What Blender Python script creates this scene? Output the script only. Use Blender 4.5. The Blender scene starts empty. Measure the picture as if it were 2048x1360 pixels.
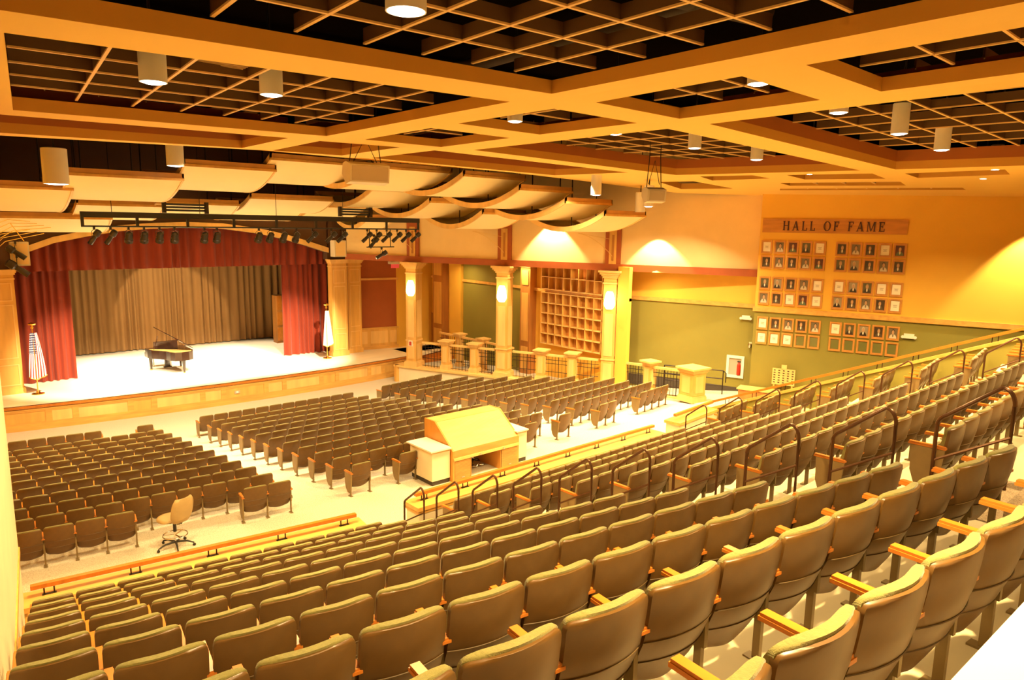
import bpy, math, random
from mathutils import Vector, Matrix
from mathutils.geometry import tessellate_polygon

random.seed(7)
scene = bpy.context.scene
COL = scene.collection

# ------------------------------------------------------------------ camera
# world: X along the stage front, Y towards the stage, Z up; the orchestra floor at the stage is z = 0
CAM = Vector((0.0, 0.0, 8.3))
FPX = 1400.0
YAW, PITCH, ROLL = math.radians(41.4), math.radians(9.3), math.radians(0.9)
FW = Vector((math.sin(YAW) * math.cos(PITCH), math.cos(YAW) * math.cos(PITCH), -math.sin(PITCH)))
_r0 = Vector((math.cos(YAW), -math.sin(YAW), 0.0))
_u0 = _r0.cross(FW)
RT = _r0 * math.cos(ROLL) + _u0 * math.sin(ROLL)
UP = -_r0 * math.sin(ROLL) + _u0 * math.cos(ROLL)
camd = bpy.data.cameras.new('camera')
camd.sensor_width = 36.0
camd.lens = FPX / 2048.0 * 36.0
camd.clip_start = 0.05
camd.clip_end = 200.0
camo = bpy.data.objects.new('camera', camd)
COL.objects.link(camo)
camo.matrix_world = Matrix(((RT.x, UP.x, -FW.x, CAM.x), (RT.y, UP.y, -FW.y, CAM.y), (RT.z, UP.z, -FW.z, CAM.z), (0, 0, 0, 1)))
scene.camera = camo

# ------------------------------------------------------------------ world and exposure
w = bpy.data.worlds.new('world')
scene.world = w
w.use_nodes = True
w.node_tree.nodes['Background'].inputs[0].default_value = (1.0, 0.62, 0.28, 1)
w.node_tree.nodes['Background'].inputs[1].default_value = 0.02
scene.view_settings.view_transform = 'Standard'
scene.view_settings.look = 'None'
scene.view_settings.gamma = 1.0
scene.view_settings.use_curve_mapping = False
scene.view_settings.exposure = -0.62

WARM = (1.0, 0.70, 0.30)
WARM2 = (1.0, 0.80, 0.48)


def lamp(kind, loc, target, energy, color=WARM, size=0.3, spot=math.radians(80), blend=0.4, spread=None, name='lamp'):
    d = bpy.data.lights.new(name, kind)
    d.energy = energy
    d.color = color
    if kind == 'AREA':
        d.shape = 'DISK'
        d.size = size
        if spread:
            d.spread = spread
    elif kind == 'SPOT':
        d.shadow_soft_size = size
        d.spot_size = spot
        d.spot_blend = blend
    else:
        d.shadow_soft_size = size
    o = bpy.data.objects.new(name, d)
    COL.objects.link(o)
    o.location = loc
    v = Vector(target) - Vector(loc)
    o.rotation_euler = v.to_track_quat('-Z', 'Y').to_euler()
    return o


# ------------------------------------------------------------------ pixel helpers (photo is 2048 x 1360)
def ray(x, y):
    return RT * (x - 1024.0) - UP * (y - 680.0) + FW * FPX


def at_z(x, y, z):
    d = ray(x, y)
    return CAM + d * ((z - CAM.z) / d.z)


def at_y(x, y, Y):
    d = ray(x, y)
    return CAM + d * (Y / d.y)


def on_line(x, y, P, u):
    """meets the vertical plane through P (x, y) with horizontal direction u"""
    d = ray(x, y)
    n = Vector((u[1], -u[0]))
    t = (n.x * P[0] + n.y * P[1]) / (n.x * d.x + n.y * d.y)
    return CAM + d * t


def px(P):
    d = Vector(P) - CAM
    z = d.dot(FW)
    if z < 0.05:
        return (-9999, -9999)
    return (1024 + FPX * d.dot(RT) / z, 680 - FPX * d.dot(UP) / z)


# ------------------------------------------------------------------ materials
MATS = {}


def mat(name, col, rough=0.6, var=0.0, scale=4.0, bump=0.0, bscale=30.0, metal=0.0, spec=0.4, stretch=(1, 1, 1), col2=None, emit=None, estr=0.0, sharp=False, sheen=0.0):
    if name in MATS:
        return MATS[name]
    m = bpy.data.materials.new(name)
    m.use_nodes = True
    nt = m.node_tree
    b = nt.nodes['Principled BSDF']
    b.inputs['Base Color'].default_value = (*col, 1)
    b.inputs['Roughness'].default_value = rough
    b.inputs['Metallic'].default_value = metal
    b.inputs['Specular IOR Level'].default_value = spec
    if sheen:
        b.inputs['Sheen Weight'].default_value = sheen
    if var > 0 or col2 or bump > 0:
        tc = nt.nodes.new('ShaderNodeTexCoord')
        mp = nt.nodes.new('ShaderNodeMapping')
        mp.inputs['Scale'].default_value = stretch
        nt.links.new(tc.outputs['Object'], mp.inputs['Vector'])
    if var > 0 or col2:
        nz = nt.nodes.new('ShaderNodeTexNoise')
        nz.inputs['Scale'].default_value = scale
        nz.inputs['Detail'].default_value = 4.0
        nt.links.new(mp.outputs['Vector'], nz.inputs['Vector'])
        rp = nt.nodes.new('ShaderNodeValToRGB')
        lo = col2 if col2 else tuple(c * (1 - var) for c in col)
        hi = col if col2 else tuple(min(1, c * (1 + var)) for c in col)
        rp.color_ramp.elements[0].color = (*lo, 1)
        rp.color_ramp.elements[1].color = (*hi, 1)
        if sharp:
            rp.color_ramp.elements[0].position = 0.44
            rp.color_ramp.elements[1].position = 0.56
        else:
            rp.color_ramp.elements[0].position = 0.3
            rp.color_ramp.elements[1].position = 0.7
        nt.links.new(nz.outputs['Fac'], rp.inputs['Fac'])
        nt.links.new(rp.outputs['Color'], b.inputs['Base Color'])
    if bump > 0:
        n2 = nt.nodes.new('ShaderNodeTexNoise')
        n2.inputs['Scale'].default_value = bscale
        nt.links.new(mp.outputs['Vector'], n2.inputs['Vector'])
        bp = nt.nodes.new('ShaderNodeBump')
        bp.inputs['Strength'].default_value = bump
        bp.inputs['Distance'].default_value = 0.01
        nt.links.new(n2.outputs['Fac'], bp.inputs['Height'])
        nt.links.new(bp.outputs['Normal'], b.inputs['Normal'])
    if emit:
        b.inputs['Emission Color'].default_value = (*emit, 1)
        b.inputs['Emission Strength'].default_value = estr
    MATS[name] = m
    return m


M_OAK = mat('oak', (0.68, 0.37, 0.085), 0.42, 0.16, 3.0, stretch=(1.0, 1.0, 0.14))
M_OAKX = mat('oak_long', (0.66, 0.35, 0.08), 0.42, 0.16, 2.2, stretch=(0.35, 2.2, 4.0))
M_OAKD = mat('oak_dark', (0.42, 0.17, 0.035), 0.45, 0.18, 3.0, stretch=(1.0, 1.0, 0.14))
M_OAKPALE = mat('oak_pale', (0.76, 0.47, 0.15), 0.4, 0.12, 3.0, stretch=(1.0, 1.0, 0.14))
M_ARM = mat('arm_oak', (0.48, 0.155, 0.018), 0.28, 0.14, 6.0, stretch=(2.0, 0.5, 1.0))
M_REDBEAM = mat('rust_beam', (0.36, 0.085, 0.02), 0.5, 0.08, 2.0)
M_REDWALL = mat('rust_wall', (0.34, 0.085, 0.015), 0.75, 0.06, 1.5)
M_CREAM = mat('cream_plaster', (0.86, 0.61, 0.27), 0.8, 0.03, 1.2, bump=0.05, bscale=60)
M_YELLOW = mat('yellow_paint', (0.80, 0.46, 0.06), 0.75, 0.03, 0.8, bump=0.04, bscale=60)
M_CEIL = mat('ceiling_paint', (0.88, 0.56, 0.13), 0.8, 0.02, 0.5)
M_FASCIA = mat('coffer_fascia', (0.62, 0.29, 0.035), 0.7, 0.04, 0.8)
M_GREEN = mat('olive_paint', (0.24, 0.205, 0.035), 0.75, 0.04, 0.8, bump=0.04, bscale=60)
M_BLACK = mat('black_void', (0.004, 0.0025, 0.0015), 0.95, spec=0.0)
M_BROWNWALL = mat('dark_brown_paint', (0.085, 0.035, 0.012), 0.8, 0.05, 1.0)
M_GRID_LIT = mat('grid_bar', (0.80, 0.50, 0.18), 0.5, 0.05, 2.0)  # pale bar underside: light from below put into the colour
M_GRID_SHADE = mat('grid_web_shade', (0.12, 0.055, 0.015), 0.6)  # dark bar sides: their shade put into the colour
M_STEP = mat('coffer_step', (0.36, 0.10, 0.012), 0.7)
M_CLOUD = mat('cloud_panel', (0.92, 0.73, 0.36), 0.55, 0.04, 0.7)
M_CLOUDEDGE = mat('cloud_edge', (0.55, 0.27, 0.07), 0.5, 0.1, 2.0)
M_CARPET = mat('speckled_carpet', (0.70, 0.63, 0.50), 0.95, col2=(0.42, 0.36, 0.26), scale=42.0, bump=0.25, bscale=90, spec=0.05)
M_AISLE = mat('aisle_carpet', (0.42, 0.33, 0.22), 0.95, col2=(0.20, 0.14, 0.09), scale=60.0, bump=0.3, bscale=120, spec=0.05)
M_CONC = mat('tier_concrete', (0.46, 0.39, 0.25), 0.7, 0.06, 3.0)
M_STAGE = mat('stage_deck', (0.86, 0.75, 0.54), 0.35, 0.06, 2.0, stretch=(0.3, 3.0, 1.0))
M_WALLCREAM = mat('low_wall_plaster', (0.76, 0.64, 0.42), 0.75, 0.04, 2.0)
M_IRON = mat('bronze_rail', (0.10, 0.045, 0.02), 0.32, 0.1, 6.0, metal=0.6)
M_IRON2 = mat('black_iron', (0.035, 0.022, 0.014), 0.5, metal=0.5)
M_SHELL = mat('seat_shell', (0.112, 0.053, 0.010), 0.40, 0.10, 9.0, spec=0.45)
M_CUSH = mat('seat_fabric', (0.19, 0.165, 0.045), 0.9, 0.12, 60.0, bump=0.3, bscale=160, sheen=0.25)
M_PAN = mat('seat_pan', (0.15, 0.11, 0.035), 0.45, 0.1, 9.0)
M_STAND = mat('seat_standard', (0.20, 0.14, 0.06), 0.4, 0.06, 8.0, metal=0.2)
M_ENDP = mat('seat_end_panel', (0.22, 0.145, 0.055), 0.5, 0.06, 8.0)
M_SEAM = mat('seat_seam', (0.10, 0.06, 0.02), 0.6)
M_WHITE = mat('white_enamel', (0.82, 0.76, 0.64), 0.45, 0.02, 3.0)
M_GREYBOX = mat('speaker_cream', (0.70, 0.60, 0.42), 0.55, 0.03, 3.0)
M_LENS = mat('lamp_lens', (1, 0.95, 0.85), 0.4, emit=(1.0, 0.93, 0.80), estr=14.0)
M_SCONCE = mat('sconce_glass', (1, 0.92, 0.75), 0.4, emit=(1.0, 0.82, 0.46), estr=9.0)
M_REDCURT = mat('red_velvet', (0.20, 0.020, 0.002), 0.85, 0.15, 3.0, sheen=0.1, stretch=(1, 1, 0.1))
M_BACKCURT = mat('brown_curtain', (0.27, 0.135, 0.04), 0.9, 0.08, 2.0, stretch=(1, 1, 0.1))
M_PIANO = mat('piano_lacquer', (0.025, 0.010, 0.005), 0.10, spec=0.7)
M_PIANOIN = mat('piano_soundboard', (0.55, 0.30, 0.08), 0.35, 0.1, 3.0)
M_BRASS = mat('brass', (0.85, 0.55, 0.12), 0.25, metal=1.0)
M_CHROME = mat('chrome', (0.7, 0.66, 0.58), 0.2, metal=1.0)
M_BLACKPL = mat('black_plastic', (0.02, 0.016, 0.012), 0.4)
M_STOOL = mat('stool_vinyl', (0.42, 0.29, 0.12), 0.55, 0.06, 6.0)
M_GLASS_REFL = mat('frame_glass_reflection', (0.16, 0.16, 0.05), 0.08, spec=0.6)  # reflection of green surroundings put into the glass colour
M_PAPER = mat('paper', (0.86, 0.78, 0.60), 0.8)
M_INK = mat('ink', (0.05, 0.02, 0.012), 0.5)
M_EXTRED = mat('extinguisher_red', (0.45, 0.03, 0.015), 0.35)
M_LETTER = mat('letter_dark', (0.06, 0.018, 0.01), 0.45)
M_PEG = mat('peg_board', (0.72, 0.45, 0.16), 0.45, 0.12, 3.0)
M_TAMBOUR = mat('tambour_slat', (0.74, 0.50, 0.17), 0.4, 0.12, 3.0, stretch=(0.4, 2, 2))
M_TAMBD = mat('tambour_door', (0.50, 0.27, 0.07), 0.5, 0.15, 3.0, stretch=(0.4, 2, 2))


# ------------------------------------------------------------------ mesh builder
class MB:
    def __init__(s):
        s.v = []
        s.f = []
        s.m = []
        s.cur = 0

    def add(s, verts, faces):
        o = len(s.v)
        s.v += [tuple(p) for p in verts]
        s.f += [tuple(i + o for i in f) for f in faces]
        s.m += [s.cur] * len(faces)
        return s

    def box(s, lo, hi):
        x0, y0, z0 = lo
        x1, y1, z1 = hi
        return s.add([(x0, y0, z0), (x1, y0, z0), (x1, y1, z0), (x0, y1, z0), (x0, y0, z1), (x1, y0, z1), (x1, y1, z1), (x0, y1, z1)],
                     [(0, 3, 2, 1), (4, 5, 6, 7), (0, 1, 5, 4), (1, 2, 6, 5), (2, 3, 7, 6), (3, 0, 4, 7)])

    def obox(s, c, u, v, w):
        """box with centre c and half-vectors u, v, w"""
        c, u, v, w = map(Vector, (c, u, v, w))
        P = [c - u - v - w, c + u - v - w, c + u + v - w, c - u + v - w, c - u - v + w, c + u - v + w, c + u + v + w, c - u + v + w]
        return s.add(P, [(0, 3, 2, 1), (4, 5, 6, 7), (0, 1, 5, 4), (1, 2, 6, 5), (2, 3, 7, 6), (3, 0, 4, 7)])

    def prism(s, poly, z0, z1):
        """poly: xy list; z0, z1 numbers or lists per vertex"""
        n = len(poly)
        a = z0 if isinstance(z0, (list, tuple)) else [z0] * n
        b = z1 if isinstance(z1, (list, tuple)) else [z1] * n
        V = [(p[0], p[1], a[i]) for i, p in enumerate(poly)] + [(p[0], p[1], b[i]) for i, p in enumerate(poly)]
        F = [tuple(reversed(range(n))), tuple(range(n, 2 * n))] + [(i, (i + 1) % n, n + (i + 1) % n, n + i) for i in range(n)]
        return s.add(V, F)

    def extrude(s, pts, d):
        """planar polygon pts (3D) swept by vector d"""
        n = len(pts)
        d = Vector(d)
        V = [Vector(p) for p in pts] + [Vector(p) + d for p in pts]
        F = [tuple(reversed(range(n))), tuple(range(n, 2 * n))] + [(i, (i + 1) % n, n + (i + 1) % n, n + i) for i in range(n)]
        return s.add(V, F)

    def quad(s, a, b, c, d):
        return s.add([a, b, c, d], [(0, 1, 2, 3)])

    def tube(s, pts, r, n=6, cap=True):
        pts = [Vector(p) for p in pts]
        V = []
        F = []
        for i, p in enumerate(pts):
            t = (pts[min(i + 1, len(pts) - 1)] - pts[max(i - 1, 0)]).normalized()
            a = t.cross(Vector((0, 0, 1)))
            if a.length < 1e-3:
                a = t.cross(Vector((1, 0, 0)))
            a.normalize()
            b = t.cross(a)
            rr = r[i] if isinstance(r, (list, tuple)) else r
            for k in range(n):
                an = 2 * math.pi * k / n
                V.append(p + a * (rr * math.cos(an)) + b * (rr * math.sin(an)))
        for i in range(len(pts) - 1):
            for k in range(n):
                k2 = (k + 1) % n
                F.append((i * n + k, i * n + k2, (i + 1) * n + k2, (i + 1) * n + k))
        if cap:
            F.append(tuple(reversed(range(n))))
            F.append(tuple(range((len(pts) - 1) * n, len(pts) * n)))
        return s.add(V, F)

    def lathe(s, prof, c=(0, 0, 0), n=16, ax=None):
        """prof: (r, h) list turned about axis ax (default z) through c"""
        c = Vector(c)
        w_ = Vector(ax).normalized() if ax else Vector((0, 0, 1))
        a = w_.cross(Vector((0, 1, 0)))
        if a.length < 1e-3:
            a = w_.cross(Vector((1, 0, 0)))
        a.normalize()
        b = w_.cross(a)
        V = []
        F = []
        for (r, h) in prof:
            for k in range(n):
                an = 2 * math.pi * k / n
                V.append(c + w_ * h + a * (r * math.cos(an)) + b * (r * math.sin(an)))
        for i in range(len(prof) - 1):
            for k in range(n):
                k2 = (k + 1) % n
                F.append((i * n + k, i * n + k2, (i + 1) * n + k2, (i + 1) * n + k))
        F.append(tuple(reversed(range(n))))
        F.append(tuple(range((len(prof) - 1) * n, len(prof) * n)))
        return s.add(V, F)

    def grid(s, fn, nu, nv):
        V = [fn(i / nu, j / nv) for j in range(nv + 1) for i in range(nu + 1)]
        F = [(j * (nu + 1) + i, j * (nu + 1) + i + 1, (j + 1) * (nu + 1) + i + 1, (j + 1) * (nu + 1) + i) for j in range(nv) for i in range(nu)]
        return s.add(V, F)

    def slab(s, fa, fb, nu, nv):
        """closed solid between two parametric sheets"""
        A = [fa(i / nu, j / nv) for j in range(nv + 1) for i in range(nu + 1)]
        B = [fb(i / nu, j / nv) for j in range(nv + 1) for i in range(nu + 1)]
        N = len(A)
        q = lambda i, j: j * (nu + 1) + i
        F = []
        for j in range(nv):
            for i in range(nu):
                F.append((q(i, j), q(i + 1, j), q(i + 1, j + 1), q(i, j + 1)))
                F.append((N + q(i, j), N + q(i, j + 1), N + q(i + 1, j + 1), N + q(i + 1, j)))
        rim = [q(i, 0) for i in range(nu)] + [q(nu, j) for j in range(nv)] + [q(i, nv) for i in range(nu, 0, -1)] + [q(0, j) for j in range(nv, 0, -1)]
        for a, b in zip(rim, rim[1:] + rim[:1]):
            F.append((a, N + a, N + b, b))
        return s.add(A + B, F)

    def mesh(s, name, mats, smooth=False, angle=40):
        me = bpy.data.meshes.new(name)
        me.from_pydata(s.v, [], s.f)
        if not isinstance(mats, (list, tuple)):
            mats = [mats]
        for m in mats:
            me.materials.append(m)
        if len(mats) > 1:
            me.polygons.foreach_set('material_index', s.m)
        if smooth:
            me.polygons.foreach_set('use_smooth', [True] * len(me.polygons))
            me.update()
            try:
                me.set_sharp_from_angle(angle=math.radians(angle))
            except Exception:
                pass
        me.update()
        return me

    def build(s, name, mats, parent=None, smooth=False, angle=40):
        """one object; verts are given in world space and stored relative to the parent"""
        if parent is not None:
            inv = parent.matrix_basis.inverted()
            s.v = [tuple(inv @ Vector(p)) for p in s.v]
            me = s.mesh(name, mats, smooth, angle)
            o = bpy.data.objects.new(name, me)
            COL.objects.link(o)
            o.parent = parent
        else:
            n = len(s.v)
            c = Vector((sum(p[0] for p in s.v) / n, sum(p[1] for p in s.v) / n, min(p[2] for p in s.v)))
            s.v = [tuple(Vector(p) - c) for p in s.v]
            me = s.mesh(name, mats, smooth, angle)
            o = bpy.data.objects.new(name, me)
            COL.objects.link(o)
            o.location = c
        return o


def tag(o, label=None, cat=None, group=None, kind=None):
    if label:
        o['label'] = label
    if cat:
        o['category'] = cat
    if group:
        o['group'] = group
    if kind:
        o['kind'] = kind
    return o


def thing(name, loc, rz=0.0, label=None, cat=None, group=None, kind=None):
    o = bpy.data.objects.new(name, None)
    o.empty_display_size = 0.2
    COL.objects.link(o)
    o.location = loc
    o.rotation_euler = (0, 0, rz)
    o.matrix_basis = Matrix.Translation(Vector(loc)) @ Matrix.Rotation(rz, 4, 'Z')
    return tag(o, label, cat, group, kind)


def struct(o):
    o['kind'] = 'structure'
    return o


def inst(name, me, parent, loc=(0, 0, 0), rot=(0, 0, 0)):
    o = bpy.data.objects.new(name, me)
    COL.objects.link(o)
    o.parent = parent
    o.location = loc
    o.rotation_euler = rot
    return o


ORD = ['zeroth', 'first', 'second', 'third', 'fourth', 'fifth', 'sixth', 'seventh', 'eighth', 'ninth', 'tenth', 'eleventh', 'twelfth', 'thirteenth', 'fourteenth', 'fifteenth', 'sixteenth', 'seventeenth', 'eighteenth', 'nineteenth', 'twentieth']

# ================================================================== structure: floors
def zf(Y):
    return max(0.0, min(1.38, (27.2 - Y) * 0.1175))


g = MB()
ys = [36.0, 27.2, 24.0, 21.0, 18.0, 15.45, 12.2]
g.grid(lambda u, v: (-1.0 + 28.0 * u, ys[int(round(v * 6))], zf(ys[int(round(v * 6))])), 6, 6)
floor = struct(g.build('floor', M_CARPET))
tag(floor, 'speckled beige carpet floor under the lower seating blocks')

# raked tiers behind the low walls
TIER_Z = lambda r: 1.89 + 0.42 * r
LSL = lambda r: -0.145 if r <= 8 else (-0.115 if r == 9 else -0.09)


def row_y(r, X):
    if X < 7.4:
        return 11.57 - 1.06 * r + LSL(r) * (X - 2.0)
    if X < 17.9:
        return 11.0 - 1.06 * r + 0.02 * (X - 12.5)
    return 11.5 - 1.06 * r + 0.145 * (X - 19.5)


def wall_r_x(Y):
    return 20.8 + 0.17 * (13.0 - Y)


def wall_l_x(Y):
    return 1.05 - 0.125 * (13.0 - Y)


raked = thing('raked_floor', (10, 6, 1.4), label='stepped concrete tiers under the raked seating', kind='structure')


def tier_front(r):
    off = 0.70
    pts = []
    for X in (None, 4.0, 7.38, 7.42, 12.5, 17.88, 17.92, None):
        if X is None:
            if not pts:
                Xx = wall_l_x(row_y(r, 1.0))
            else:
                Xx = wall_r_x(row_y(r, 21.0)) - 0.02
            pts.append((Xx, row_y(r, Xx) + off))
        else:
            pts.append((X, row_y(r, X) + off))
    return pts


fronts = [tier_front(r) for r in range(14)]
for r in range(13):
    a, b = fronts[r], fronts[r + 1]
    poly = a + [(x, y - 0.02) for x, y in reversed(b)]
    m = MB()
    n = len(a)
    z0, z1 = TIER_Z(r) - 0.75, TIER_Z(r)
    for i in range(n - 1):
        m.prism([a[i], b[i], b[i + 1], a[i + 1]], z0, z1)
    m.build('tier', M_CONC, raked)

# aisle steps (half risers with patterned carpet)
AISLE1 = lambda r: 7.62 + 0.08 * r
AISLE2 = lambda r: 18.15 + 0.17 * r
for r in range(12):
    for k, ax in enumerate((AISLE1, AISLE2)):
        xa, xb = (ax(r) - 1.02, ax(r) + 0.42) if k == 0 else (ax(r) - 1.3, ax(r) + 0.3)
        y0 = row_y(r, (xa + xb) / 2) + 0.70
        m = MB()
        m.box((xa, y0 - 0.52, TIER_Z(r) - 0.3), (xb, y0 - 0.0, TIER_Z(r) + 0.012))
        m.box((xa, y0 - 1.05, TIER_Z(r) - 0.3), (xb, y0 - 0.52, TIER_Z(r) + 0.21))
        m.build('aisle_step', M_AISLE, raked)

# ------------------------------------------------------------------ low walls with oak caps in front of the raked seating
def low_wall(name, A, B, label, endcap=True):
    A, B = Vector(A), Vector(B)
    u = (B - A).normalized()
    nrm = Vector((-u.y, u.x))
    if nrm.y < 0:
        nrm = -nrm
    root = thing(name, (A.x, A.y, 1.38), label=label, cat='low wall')
    L = (B - A).length
    hw = 0.24
    c = lambda s, t: A + u * s + nrm * t
    m = MB()
    m.prism([c(0, -hw), c(L, -hw), c(L, hw), c(0, hw)], 1.2, 2.10)
    m.build('wall_body', M_WALLCREAM, root)
    m = MB()
    m.prism([c(-0.05, -hw - 0.05), c(L + 0.05, -hw - 0.05), c(L + 0.05, hw + 0.05), c(-0.05, hw + 0.05)], 2.10, 2.19)
    m.build('cap', M_OAKX, root)
    m = MB()
    m.prism([c(-0.02, -hw - 0.02), c(L + 0.02, -hw - 0.02), c(L + 0.02, hw + 0.02), c(-0.02, hw + 0.02)], 2.02, 2.10)
    m.build('cap_moulding', M_OAKX, root)
    m = MB()
    t = 0.06
    m.prism([c(0.1, t - 0.05), c(L - 0.1, t - 0.05), c(L - 0.1, t + 0.05), c(0.1, t + 0.05)], 2.325, 2.395)
    m.build('handrail', M_ARM, root)
    n = max(2, int(L / 1.0))
    for i in range(n):
        s = 0.35 + (L - 0.7) * i / (n - 1)
        m = MB()
        for ds in (-0.07, 0.07):
            p = c(s + ds, t)
            m.tube([(p.x, p.y, 2.19), (p.x, p.y, 2.325)], 0.013, 6)
        p0, p1 = c(s - 0.1, t), c(s + 0.1, t)
        m.prism([c(s - 0.1, t - 0.03), c(s + 0.1, t - 0.03), c(s + 0.1, t + 0.03), c(s - 0.1, t + 0.03)], 2.187, 2.2)
        m.build('bracket', M_IRON2, root)
    return root


low_wall('low_wall', (1.05, 13.02), (6.75, 12.27), 'cream low wall with oak cap and rail between the side wall and first aisle')
low_wall('low_wall', (8.1, 12.42), (16.95, 12.5), 'long cream low wall with oak cap behind the roll-top sound desk')

# right side: short low wall that turns into the sloping side wall
root = thing('side_wall', (18.2, 12.85, 1.38), label='cream and green stepped-seating side wall with sloping oak cap and rail', cat='side wall')
A, B = Vector((18.25, 12.85)), Vector((20.8, 13.1))
u = (B - A).normalized()
nn = Vector((-u.y, u.x))
c = lambda s, t: A + u * s + nn * t
L = (B - A).length
m = MB()
m.prism([c(0, -0.24), c(L, -0.24), c(L, 0.24), c(0, 0.24)], 1.2, 2.10)
m.build('wall_body', M_WALLCREAM, root)
m = MB()
m.prism([c(-0.05, -0.29), c(L + 0.02, -0.29), c(L + 0.02, 0.29), c(-0.05, 0.29)], 2.10, 2.19)
m.build('cap', M_OAKX, root)
Y1, Y2 = 13.1, -1.5
X1, X2 = wall_r_x(Y1), wall_r_x(Y2)
zr = lambda Y: 2.19 + 0.415 * (Y1 - Y)
poly = [(X1, Y1), (X2, Y2), (X2 + 0.22, Y2), (X1 + 0.22, Y1)]
zt = [zr(Y1) - 0.09, zr(Y2) - 0.09, zr(Y2) - 0.09, zr(Y1) - 0.09]
m = MB()
m.prism(poly, 1.2, zt)
m.build('sloping_wall', M_GREEN, root)
m = MB()
poly2 = [(X1 - 0.06, Y1), (X2 - 0.06, Y2), (X2 + 0.28, Y2), (X1 + 0.28, Y1)]
m.prism(poly2, zt, [z + 0.09 for z in zt])
m.build('cap', M_OAKX, root)
m = MB()
m.prism([(X1 + 0.04, Y1), (X2 + 0.04, Y2), (X2 + 0.15, Y2), (X1 + 0.15, Y1)], [z + 0.24 for z in zt], [z + 0.32 for z in zt])
q = [c(0.1, 0.0), c(L, 0.0)]
m.prism([c(0.1, -0.05), c(L + 0.06, -0.05), c(L + 0.06, 0.05), c(0.1, 0.05)], 2.33, 2.41)
m.build('handrail', M_ARM, root)
for i in range(16):
    Y = 12.6 - i * 0.9
    X = wall_r_x(Y) + 0.095
    z = zr(Y)
    m = MB()
    for dy in (-0.07, 0.07):
        m.tube([(X, Y + dy, z - 0.415 * dy - 0.01), (X, Y + dy, z + 0.16 - 0.415 * dy)], 0.012, 6)
    m.build('bracket', M_IRON2, root)

# ------------------------------------------------------------------ left wall (beside the camera)
m = MB()
m.prism([(wall_l_x(-3), -3.0), (1.05, 13.0), (0.75, 13.02), (wall_l_x(-3) - 0.3, -3.0)], 0.8, 10.4)
wl = struct(m.build('wall_left', M_WALLCREAM))
m = MB()
m.prism([(0.80, 12.6), (2.0, 35.5), (1.7, 35.5), (0.5, 12.6)], 0.0, 12.5)
struct(m.build('wall_left', M_YELLOW))
m = MB()
m.prism([(wall_l_x(-3) + 0.02, -3.0), (1.07, 13.0), (1.03, 13.03), (wall_l_x(-3) - 0.02, -3.0)], 3.02, 3.12)
struct(m.build('trim_1', M_OAKX))
# back wall behind the camera
m = MB()
m.box((-3.2, -3.3, 1.0), (32, -3.0, 12.5))
struct(m.build('wall_back', M_YELLOW))

# ------------------------------------------------------------------ stage
def lip_y(X):
    return 31.88 + 0.0092 * (X - 12.0) ** 2


STX = [1.9 + i * (21.45 - 1.9) / 28 for i in range(29)]
stage = thing('stage', (12, 33, 0), label='raised wooden stage with curved panelled apron', kind='structure')
m = MB()
poly = [(x, lip_y(x)) for x in STX] + [(25.0, 34.0), (25.0, 46), (-1, 46), (-1, 34.0)]
m.prism(poly, 0.86, 1.0)
m.build('stage_deck', M_STAGE, stage)


def strip(xs, off0, off1, z0, z1, mt, nm, parent):
    mm = MB()
    for a, b in zip(xs, xs[1:]):
        mm.prism([(a, lip_y(a) + off0), (b, lip_y(b) + off0), (b, lip_y(b) + off1), (a, lip_y(a) + off1)], z0, z1)
    return mm.build(nm, mt, parent)


strip(STX, 0.06, 0.3, -0.02, 0.9, M_OAK, 'apron', stage)
strip(STX, -0.05, 0.1, 0.90, 1.0, M_ARM, 'apron_lip', stage)
strip(STX, 0.0, 0.1, 0.80, 0.90, M_OAKX, 'apron_rail', stage)
strip(STX, 0.0, 0.1, -0.02, 0.16, M_OAKX, 'apron_base', stage)
strip(STX, 0.02, 0.1, 0.16, 0.22, M_OAKX, 'apron_moulding', stage)
xx = 2.2
k = 0
while xx < 21.2:
    wd = 1.75 if k % 2 == 0 else 0.68
    xe = min(xx + wd, 21.35)
    n = 6 if wd > 1 else 3
    xs = [xx + (xe - xx) * i / n for i in range(n + 1)]
    strip(xs, 0.045, 0.1, 0.30, 0.74, M_OAKPALE if k % 3 else M_OAK, 'panel', stage)
    sx = [xe, min(xe + 0.22, 21.4)]
    strip(sx, 0.015, 0.1, 0.22, 0.80, M_OAKX, 'stile', stage)
    strip(xs, 0.02, 0.1, 0.74, 0.80, M_OAKX, 'rail', stage)
    strip(xs, 0.02, 0.1, 0.22, 0.30, M_OAKX, 'rail', stage)
    xx = xe + 0.22
    k += 1

# stage house: black side and back walls
m = MB()
m.box((-1.0, 45.6, 0.9), (25.0, 45.9, 12.5))
struct(m.build('wall_stage_back', M_BLACK))
for xa in (-1.0, 24.8):
    m = MB()
    m.box((xa, 35.9, 0.9), (xa + 0.2, 45.7, 12.5))
    struct(m.build('wall_stage_side', M_BLACK))
m = MB()
m.box((-1.0, 35.8, 12.3), (25.0, 45.9, 12.6))
struct(m.build('ceiling_stage', M_BLACK))

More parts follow.
